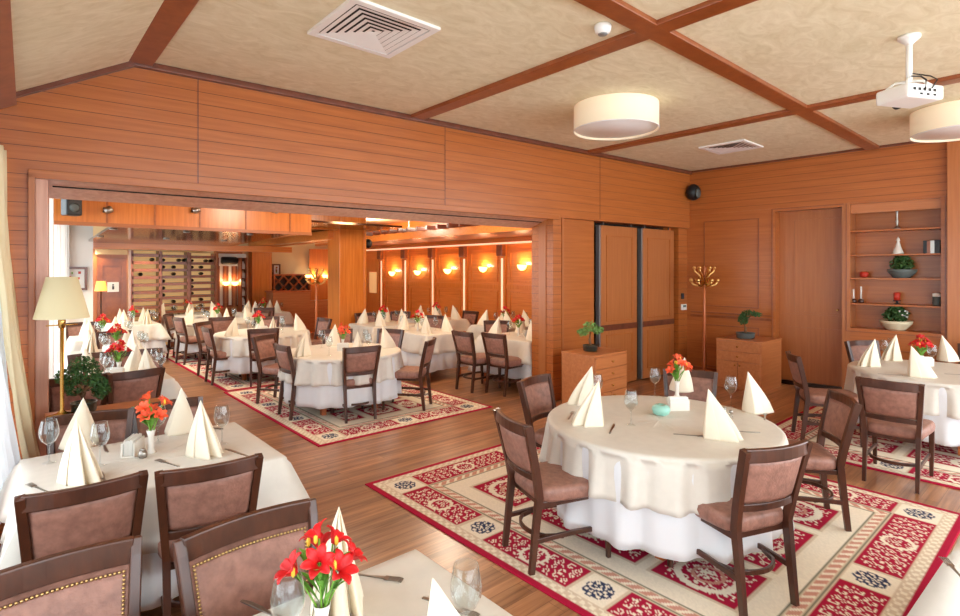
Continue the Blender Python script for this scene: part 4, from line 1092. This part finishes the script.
# ------------------------------------------------------------------ ceiling fittings
def drum(x, y, label):
    r = empty('ceiling_lamp', (x, y, HC)); R = .43
    MB().lathe([(R, -.005), (R, -.26), (R - .008, -.26), (R - .008, -.005)], 48, cap=False).build('lamp_shade', 'drum_fabric', r, True)
    MB().lathe([(R - .01, -.235), (R - .012, -.24), (.001, -.242)], 48, cap=False).build('diffuser', 'drum_diffuser', r, True)
    MB().lathe([(R - .004, -.262), (R + .003, -.262), (R + .003, -.254), (R - .004, -.254)], 48, cap=False).build('rim', 'white_plastic', r, True)
    tag(r, label, 'ceiling lamp', 'drum ceiling lamps')
drum(4.76, 3.3, 'white drum ceiling lamp in the middle ceiling panel'); drum(7.6, .95, 'white drum ceiling lamp at the right behind the projector')
def vent(x, y, sz, label):
    r = empty('air_vent', (x, y, HC)); h = sz / 2
    f = MB()
    for (a, b, c, d) in ((-h, h, -h, -h + .05), (-h, h, h - .05, h), (-h, -h + .05, -h + .05, h - .05), (h - .05, h, -h + .05, h - .05)): f.box(a, b, c, d, -.022, -.001)
    f.build('frame', 'white_plastic', r)
    MB().box(-h + .04, h - .04, -h + .04, h - .04, -.006, -.001).build('backing', 'shadow_gap', r)
    n = 6
    for k in range(n):
        a = (h - .06) * (1 - k / n); b = a - .036; s = MB()
        zo, zi = -.020, -.006 - .004
        for q in range(4):
            R_ = Matrix.Rotation(q * PI / 2, 4, 'Z')
            vs = [R_ @ Vector(v) for v in ((-a, -a, zo), (a, -a, zo), (b, -b, zi - .004), (-b, -b, zi - .004))]
            s.add(vs, [(0, 1, 2, 3)])
        s.build('louvre', 'white_plastic', r)
    tag(r, label, 'vent', 'square ceiling vents')
vent(1.95, 3.38, .68, 'large white louvred ceiling vent above the left of the opening'); vent(7.55, 3.35, .62, 'white louvred ceiling vent near the right corner of the room')
r = empty('smoke_detector', (3.12, 2.27, HC)); MB().lathe([(.055, 0), (.06, -.015), (.052, -.05), (.03, -.065), (.001, -.066)], 24).build('body', 'white_plastic', r, True); MB().lathe([(.034, -.064), (.03, -.07), (.001, -.071)], 16).build('sensor_grille', 'grey_metal', r, True); tag(r, 'small round white smoke detector on the ceiling beside a wooden beam', 'smoke detector')
# projector
p = at(909, 36, HC); r = empty('projector', (p.x, p.y, HC), deg(-28))
MB().lathe([(.07, -.001), (.07, -.02), (.025, -.06), (.02, -.07)], 20).build('ceiling_plate', 'white_plastic', r, True)
MB().lathe([(.02, -.05), (.02, -.34)], 14).build('pole', 'white_plastic', r, True)
m = MB()
for a, b in ((-.12, -.08), (.12, -.08), (-.12, .08), (.12, .08)): m.tube([(0, 0, -.33), (a * .6, b * .6, -.34), (a, b, -.385)], .010, 6)
m.build('bracket', 'white_plastic', r, True)
m = MB(); m.box(-.165, .165, -.125, .125, -.49, -.385); m.build('body', 'white_plastic', r, bevel=.02)
MB().lathe([(.045, 0), (.05, .03), (.04, .035), (.03, .01)], 20).xf(Matrix.Translation((.07, .125, -.44)) @ Matrix.Rotation(-PI / 2, 4, 'X')).build('lens', 'black_plastic', r, True)
m = MB()
for i in range(5): m.box(-.12 + i * .045, -.095 + i * .045, -.1265, -.123, -.44, -.42)
for i in range(3): m.box(-.06 + i * .06, -.035 + i * .06, -.1265, -.123, -.47, -.455)
m.build('port', 'black_plastic', r)
m = MB(); m.tube([(0, -.02, -.3), (-.02, -.1, -.33), (-.03, -.145, -.37), (-.02, -.132, -.43)], .006, 6); m.tube([(.01, -.02, -.28), (.04, -.12, -.33), (.07, -.145, -.36), (.04, -.132, -.42)], .005, 6); m.build('cable', 'black_plastic', r, True)
tag(r, 'white projector hanging on a pole from the ceiling at the right', 'projector')
# speakers
p = HD.pt(HD.len - .06, -.10, 3.12)
r = empty('wall_mounted_speaker', p); MB().ball((0, 0, 0), (.13, .12, .14), 20).build('body', 'black_plastic', r, True); MB().lathe([(.02, 0), (.02, .12)], 10).xf(Matrix.Translation((-.05, .03, .0)) @ Matrix.Rotation(-PI / 2, 4, 'X')).build('bracket', 'black_plastic', r, True)
MB().lathe([(.085, 0), (.06, .02), (.001, .028)], 20).xf(Matrix.Translation((-.03, -.10, -.03)) @ Matrix.Rotation(PI / 2, 4, 'X')).build('grille', 'grey_pot', r, True)
tag(r, 'round black speaker high in the right corner of the room', 'speaker')
p = Vector((.62, 8.75, 2.62)); r = empty('wall_mounted_speaker', p, .3); MB().box(-.09, .09, -.09, .09, -.13, .13).build('body', 'black_plastic', r, bevel=.02); MB().lathe([(.06, 0), (.04, -.01), (.001, -.012)], 16).xf(Matrix.Translation((0, -.09, -.03)) @ Matrix.Rotation(-PI / 2, 4, 'X')).build('cone', 'grey_pot', r, True); MB().box(-.02, .02, .08, .2, -.02, .02).build('bracket', 'black_plastic', r); tag(r, 'black box speaker at the left end of the orange bulkhead', 'speaker')
p = Vector((c1[2] + .14, c1[1] + .12, H + (269 - 243) * 11.4 / F))
r = empty('wall_mounted_speaker', p, .4); MB().ball((0, 0, 0), (.09, .09, .1), 16).build('body', 'black_plastic', r, True); MB().box(-.16, 0, -.015, .015, -.015, .015).xf(Matrix.Rotation(-.4, 4, 'Z')).build('bracket', 'black_plastic', r); tag(r, 'small black speaker fixed to the right side of the near orange column', 'speaker')
# wall devices by the coat stand
u, z = HD.hit(683, 307, .05); r = empty('thermostat'); HD.place(r, u, .05, z); MB().box(-.07, .07, -.03, 0, -.05, .05).build('body', 'white_plastic', r, bevel=.006); MB().box(-.045, .045, -.033, -.03, .0, .035).build('display', 'grey_pot', r); tag(r, 'white wall controller beside the coat stand', 'thermostat')
u, z = HD.hit(683, 296, .05); r = empty('wall_sensor'); HD.place(r, u - .03, .05, z); MB().box(-.035, .035, -.025, 0, -.05, .05).build('body', 'black_plastic', r, bevel=.006); MB().lathe([(.02, 0), (.016, .006), (.001, .008)], 14).xf(Matrix.Translation((0, -.025, 0)) @ Matrix.Rotation(PI / 2, 4, 'X')).build('button', 'blue_fabric', r, True); tag(r, 'small black wall unit just above the white controller', 'wall unit')

# ------------------------------------------------------------------ sconces on the back wall
def sconce(loc, rz, label, s=1.0, power=9):
    r = empty('wall_sconce', loc, rz); r.scale = (s,) * 3
    MB().lathe([(.06, 0), (.06, .012), (.02, .02)], 16).xf(Matrix.Rotation(PI / 2, 4, 'X')).build('back_plate', 'brass', r, True)
    MB().tube([(0, -.02, 0), (0, -.08, -.05), (0, -.12, -.04)], .01, 8).build('arm', 'brass', r, True)
    MB().grid(lambda a, b: (.13 * math.sin(b * PI / 2) * math.cos(PI * 2 * a), -.10 + .085 * math.sin(b * PI / 2) * math.sin(PI * 2 * a), -.09 + .13 * (1 - math.cos(b * PI / 2)) ), 18, 8, closed_u=True).build('glass_shade', 'sconce_glass', r, True)
    tag(r, label, 'wall lamp', 'glass wall sconces')
    l = bpy.data.lights.new('sconce_light', 'POINT'); l.energy = power; l.color = (1, .8, .55); l.shadow_soft_size = .08
    lo = bpy.data.objects.new('sconce_light', l); C.objects.link(lo); lo.location = Vector(loc) + Matrix.Rotation(rz, 3, 'Z') @ Vector((0, -.10, .03))
names = ('farthest', 'second farthest', 'middle', 'second nearest', 'nearest the boarded pier')
for (px, py), nm in zip(((392, 273), (417.5, 272), (447.5, 270.5), (483, 268.5), (522, 266.5)), names):
    u, z = SW.hit(px, py, -.1); sconce(SW.pt(u, 0, z), SW.rz, 'glowing glass sconce on the panelled back wall, ' + nm + ' of five')

# ------------------------------------------------------------------ wine racks, counter and wall at the far end
def wine_shelf(px0, px1, y, nrow, label, light=True, fill=.5, seed=0):
    d0, d1 = ray(px0, 269), ray(px1, 269); x0, x1 = d0.x * y / d0.y, d1.x * y / d1.y
    r = empty('wine_rack', (x0, y, 0)); w = x1 - x0; top = 2.2
    for s in (0, w): MB().box(s - .025, s + .025, -.02, .3, .0005, top).build('upright', 'trim_wood', r)
    MB().box(0, w, .3, .32, .0005, top).build('back_panel', 'glow_panel' if light else 'dark_trim', r)
    for i in range(nrow):
        z = .15 + (top - .25) * i / (nrow - 1); MB().box(0, w, -.02, .3, z - .032, z + .032).build('shelf', 'trim_wood', r)
    tag(r, label, 'wine rack')
    rnd = random.Random(seed)
    return x0, x1, y, [.15 + (top - .25) * i / (nrow - 1) for i in range(nrow)], rnd
b0 = MB().lathe([(.036, 0), (.038, .01), (.038, .19), (.014, .23), (.013, .29), (.015, .29), (.015, .3)], 10).xf(Matrix.Rotation(PI / 2, 4, 'X')).build('wine_bottle', 'bottle_glass', None, True)
tag(b0, 'x', 'wine bottle', 'wine bottles lying in the lit racks'); BO = Maker(b0)
R1 = wine_shelf(132, 160, 13.6, 13, 'lit wine rack with horizontal shelves next to the brown door', True)
R2 = wine_shelf(161, 188, 14.2, 13, 'lit wine rack with horizontal shelves, second from the brown door', True)
R3 = wine_shelf(190, 215, 14.8, 13, 'dim wine rack with horizontal shelves, third from the brown door', True)
for (x0, x1, y, zs, rnd), nm in ((R1, 'first'), (R2, 'second'), (R3, 'third')):
    w = x1 - x0
    for z in zs[3:-1]:
        for k in range(int(w / .11)):
            if rnd.random() < (.14 if nm == 'first' else .4): 
                x = x0 + .07 + k * .11
                BO.put((x, y + .29, z + .072), 0, 'dark wine bottles lying on the shelves of the %s lit rack' % nm, 'wine bottles in the %s rack' % nm)
# glazed cabinet with sconces
G = Frame((R3[1] + .1, 15.2), (c2[0], 15.2)); 
r = empty('glazed_cabinet'); G.place(r); ug0, ug1 = G.u(217), G.u(243)
MB().box(ug0, ug1, .05, .3, .0005, 2.3).build('body', 'cabinet_wood', r)
for k in range(3):
    a = ug0 + (ug1 - ug0) * k / 3; fm = MB(); frame_rect(fm, a + .03, a + (ug1 - ug0) / 3 - .03, .8, 2.1, .04, .03)
    fm.build('door_frame', 'trim_wood', r, loc=(0, 0, 0)); MB().box(a + .06, a + (ug1 - ug0) / 3 - .06, .03, .045, .84, 2.06).build('glass_pane', 'porcelain', r)
tag(r, 'tall glazed wooden cabinet at the far end of the room', 'cabinet')
for px, lb in ((226, 'left one'), (235, 'right one')):
    u, z = G.hit(px, 283, -.05); sconce(G.pt(u, .02, z), G.rz, 'small glowing sconce on the far glazed cabinet, ' + lb, .8, 2)
# lit board with a giant bottle
u0, z0 = G.hit(219, 266); u1, z1 = G.hit(246, 254)
o = MB().box(u0, u1, 0.0, .05, z0, z1).build('bottle_sign', 'paper', None); G.place(o); tag(o, 'white board with a black bottle shape above the far glazed cabinet', 'sign')
bs = MB().lathe([(.09, 0), (.1, .02), (.1, .36), (.035, .48), (.035, .62)], 16).xf(Matrix.Translation((u0 + .05, -.06, (z0 + z1) / 2 - .02)) @ Matrix.Rotation(PI / 2, 4, 'Y') @ Matrix.Rotation(-.1, 4, 'X'))
bs.build('bottle_emblem', 'black_plastic', o, True)
# far right: lattice rack, counter, picture, sconces
FR = Frame((c2[2], 15.5), (8.6, 15.5))
ua, za = FR.hit(272, 299); ub, zb_ = FR.hit(309, 275)
r = empty('lattice_wine_rack'); FR.place(r)
MB().box(ua, ub, .0, .06, za - .1, zb_).build('back_panel', 'black_rack', r)
m = MB(); hh = zb_ - za; n = int((ub - ua) / .3)
for k in range(-4, n + 4):
    for s in (1, -1):
        xa = ua + k * .3; xb = xa + s * hh * .9
        m.sweep([(min(max(xa, ua), ub), -.06, za + (min(max(xa, ua), ub) - xa) * s / .9), (min(max(xb, ua), ub), -.06, za + (min(max(xb, ua), ub) - xa) * s / .9)], (.12, .025), (0, 1, 0)) if not ((xa < ua and xb < ua) or (xa > ub and xb > ub)) else None
m.build('lattice', 'table_wood', r)
fr = MB(); frame_rect(fr, ua, ub, za - .1, zb_ + .03, .04, -.14); fr.build('frame', 'table_wood', r)
tag(r, 'black lattice wine rack behind the far counter', 'wine rack')
r = empty('counter'); FC = Frame((c2[2], 14.6), (8.0, 14.6)); FC.place(r); uc0, uc1 = FC.u(273), FC.u(310)
MB().box(uc0, uc1, 0, .5, .0005, 1.16).build('body', 'cabinet_wood', r); MB().box(uc0 - .03, uc1 + .03, -.05, .55, 1.16, 1.2).build('top', 'table_wood', r, bevel=.006)
MB().box(uc1, uc1 + 1.0, .05, .5, .0005, .9).build('side_unit', 'cabinet_wood', r); tag(r, 'wooden wine counter between the two orange columns', 'counter')
up, zp = FR.hit(276.5, 270)
def picture(F_, px0, px1, py0, py1, d, label, art):
    a, z1 = F_.hit(px0, py0, d); b, z0 = F_.hit(px1, py1, d); r = empty('framed_picture'); F_.place(r, 0, d, 0)
    MB().box(a, b, -.02, 0, z0, z1).build('mat_board', 'paper', r); f = MB(); frame_rect(f, a, b, z0, z1, .04, -.04); f.build('frame', 'dark_trim', r)
    rnd = random.Random(4); m = MB(); cols = ['red_wax', 'cream_pot', 'green_stem', 'coral_petal', 'grey_pot']
    for i in range(26):
        u = rnd.uniform(a + .09, b - .12); z = rnd.uniform(z0 + .09, z1 - .12); m.box(u, u + rnd.uniform(.02, .05), -.024, -.02, z, z + rnd.uniform(.02, .05), rnd.randrange(5))
    m.build('print', cols, r); tag(r, label, 'picture')
picture(FR, 272, 280, 264, 276, -.0, 'small dark framed picture on the cream wall behind the counter', 0)
picture(EW, 62.5, 87, 267, 290, -.0, 'framed colourful print on the white wall above the lamp', 1)
for px, lb in ((308, 'left of three'), (314, 'middle of three'), (326, 'right of three')):
    u, z = FR.hit(px, 276, -.1); sconce(FR.pt(u, 0, z), FR.rz, 'glowing sconce on the far wall behind the coat stand, ' + lb, .9, 3)
struct(MB().box(FR.u(309), FR.u(330), -.02, .0, 0, 2.4), 'wall_far_panel', 'orange_wood', FR)
# door with glass panes at the far end of the sconce wall
ud0, ud1 = SW.u(366), SW.u(380)
dd = struct(MB().box(min(ud0, ud1), max(ud0, ud1), -.03, .0, 0, 2.1), 'door_3', 'orange_wood', SW)
ua, z1 = SW.hit(370.5, 272); ub, z0 = SW.hit(377.5, 293); MB().box(min(ua, ub), max(ua, ub), -.04, -.025, z0, z1).build('door_glass', 'glow_panel', dd)
# narrow bottle shelf beside the far column
N_ = Frame((c2[0] - .5, 14.9), (c2[0] + .1, 14.9)); r = empty('bottle_shelf'); N_.place(r); a, b = N_.u(241), N_.u(247.5)
m = MB(); m.box(a, a + .03, 0, .25, .0005, 2.1); m.box(b - .03, b, 0, .25, .0005, 2.1); m.build('upright', 'trim_wood', r); MB().box(a, b, .25, .27, .0005, 2.1).build('back_panel', 'black_rack', r)
zsh = [.6 + .24 * i for i in range(6)]
for z in zsh: MB().box(a, b, 0, .25, z - .012, z).build('shelf', 'trim_wood', r)
tag(r, 'narrow dark bottle shelf beside the far orange column', 'shelf')
sb0 = MB().lathe([(.036, 0), (.038, .01), (.038, .12), (.014, .16), (.013, .2), (.001, .2)], 10).build('upright_bottle', 'porcelain', None, True); tag(sb0, 'x', 'bottle', 'bottles on the narrow shelf'); SB = Maker(sb0)
for z in zsh:
    for k in (0, 1): SB.put(N_.pt(a + .07 + k * (b - a - .14), .1, z + .0005), 0, 'pale bottle standing on the narrow shelf beside the far column', 'bottles on the narrow shelf')
# distant amber lamp
p = at(93, 305, 1.3); p = Vector((1.27, 11.9, 0)); r = empty('floor_lamp', (p.x, p.y, 0))
MB().lathe([(.12, .0005), (.12, .02), (.012, .03), (.012, 1.45)], 12).build('pole', 'dark_steel', r, True); MB().lathe([(.1, 1.4), (.07, 1.58), (.068, 1.58), (.098, 1.4)], 18, cap=False).build('lamp_shade', 'amber_shade', r, True); tag(r, 'small amber shaded lamp far behind the big cream lamp', 'lamp')
# spots under the mirrored ceiling and bulkhead
sp = 0
def spot(x, y, z, lb, power=30):
    r = empty('ceiling_spot', (x, y, z)); MB().lathe([(.05, 0), (.055, -.012), (.04, -.014)], 16).build('ring', 'steel', r, True); MB().lathe([(.038, -.010), (.03, -.013), (.001, -.014)], 14, cap=False).build('bulb', 'spot_glow', r, True)
    tag(r, lb, 'ceiling spot', 'round ceiling spots')
    l = bpy.data.lights.new('spot_light', 'SPOT'); l.energy = power; l.color = (1, .82, .58); l.spot_size = deg(130); l.spot_blend = .6; l.shadow_soft_size = .05
    lo = bpy.data.objects.new('spot_light', l); C.objects.link(lo); lo.location = (x, y, z - .03)
k = 0
for y in (9.8, 11.3, 13.2):
    for x in (1.2, 2.2, 3.2):
        k += 1; spot(x, y, mirror_z(y) - .0005, 'small ceiling spot under the mirrored ceiling, row %s from us, %s' % ({9.8: 'first', 11.3: 'second', 13.2: 'third'}[y], {1.2: 'left', 2.2: 'middle', 3.2: 'right'}[x]), 45)
for px, lb in ((104, 'left'), (192, 'middle'), (273, 'right')):
    d = ray(px, 269); t = 8.93 / d.y; x = d.x * t
    r = empty('track_spot', (x, 8.93, H + (269 - 212) * t / F)); MB().lathe([(.03, 0), (.045, .02), (.05, .09), (.03, .1)], 14).xf(Matrix.Translation((0, -.06, 0)) @ Matrix.Rotation(deg(60), 4, 'Y')).build('head', 'steel', r, True); MB().box(-.015, .015, -.06, 0, -.01, .06).build('bracket', 'dark_steel', r); tag(r, 'metal spotlight on the orange bulkhead, %s of three' % lb, 'spotlight')

# ------------------------------------------------------------------ light
W_ = bpy.data.worlds.new('World'); S.world = W_; W_.use_nodes = True
nt = W_.node_tree; bg = nt.nodes['Background']; bg.inputs['Color'].default_value = (.88, .95, 1, 1); bg.inputs['Strength'].default_value = 4.4
def area(name, loc, rot, sx, sy, e, col):
    l = bpy.data.lights.new(name, 'AREA'); l.shape = 'RECTANGLE'; l.size = sx; l.size_y = sy; l.energy = e; l.color = col
    o = bpy.data.objects.new(name, l); C.objects.link(o); o.location = loc; o.rotation_euler = rot; return o
# warm fill points added to brighten the back room, with no fittings
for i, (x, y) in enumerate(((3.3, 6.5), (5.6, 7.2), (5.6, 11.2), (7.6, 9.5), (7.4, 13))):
    l = bpy.data.lights.new('back_fill_light', 'POINT'); l.energy = 70; l.color = (1, .86, .68); l.shadow_soft_size = .25
    o = bpy.data.objects.new('back_fill_light', l); C.objects.link(o); o.location = (x, y, 2.95)
S.view_settings.view_transform = 'Standard'; S.view_settings.look = 'None'; S.view_settings.exposure = .37; S.view_settings.gamma = 1
S.view_settings.use_curve_mapping = False
S.cycles.max_bounces = 10; S.cycles.diffuse_bounces = 5; S.cycles.glossy_bounces = 4; S.cycles.transmission_bounces = 10; S.cycles.transparent_max_bounces = 12
S.cycles.caustics_reflective = False; S.cycles.caustics_refractive = False; S.cycles.sample_clamp_indirect = 6
S.cycles.use_denoising = True
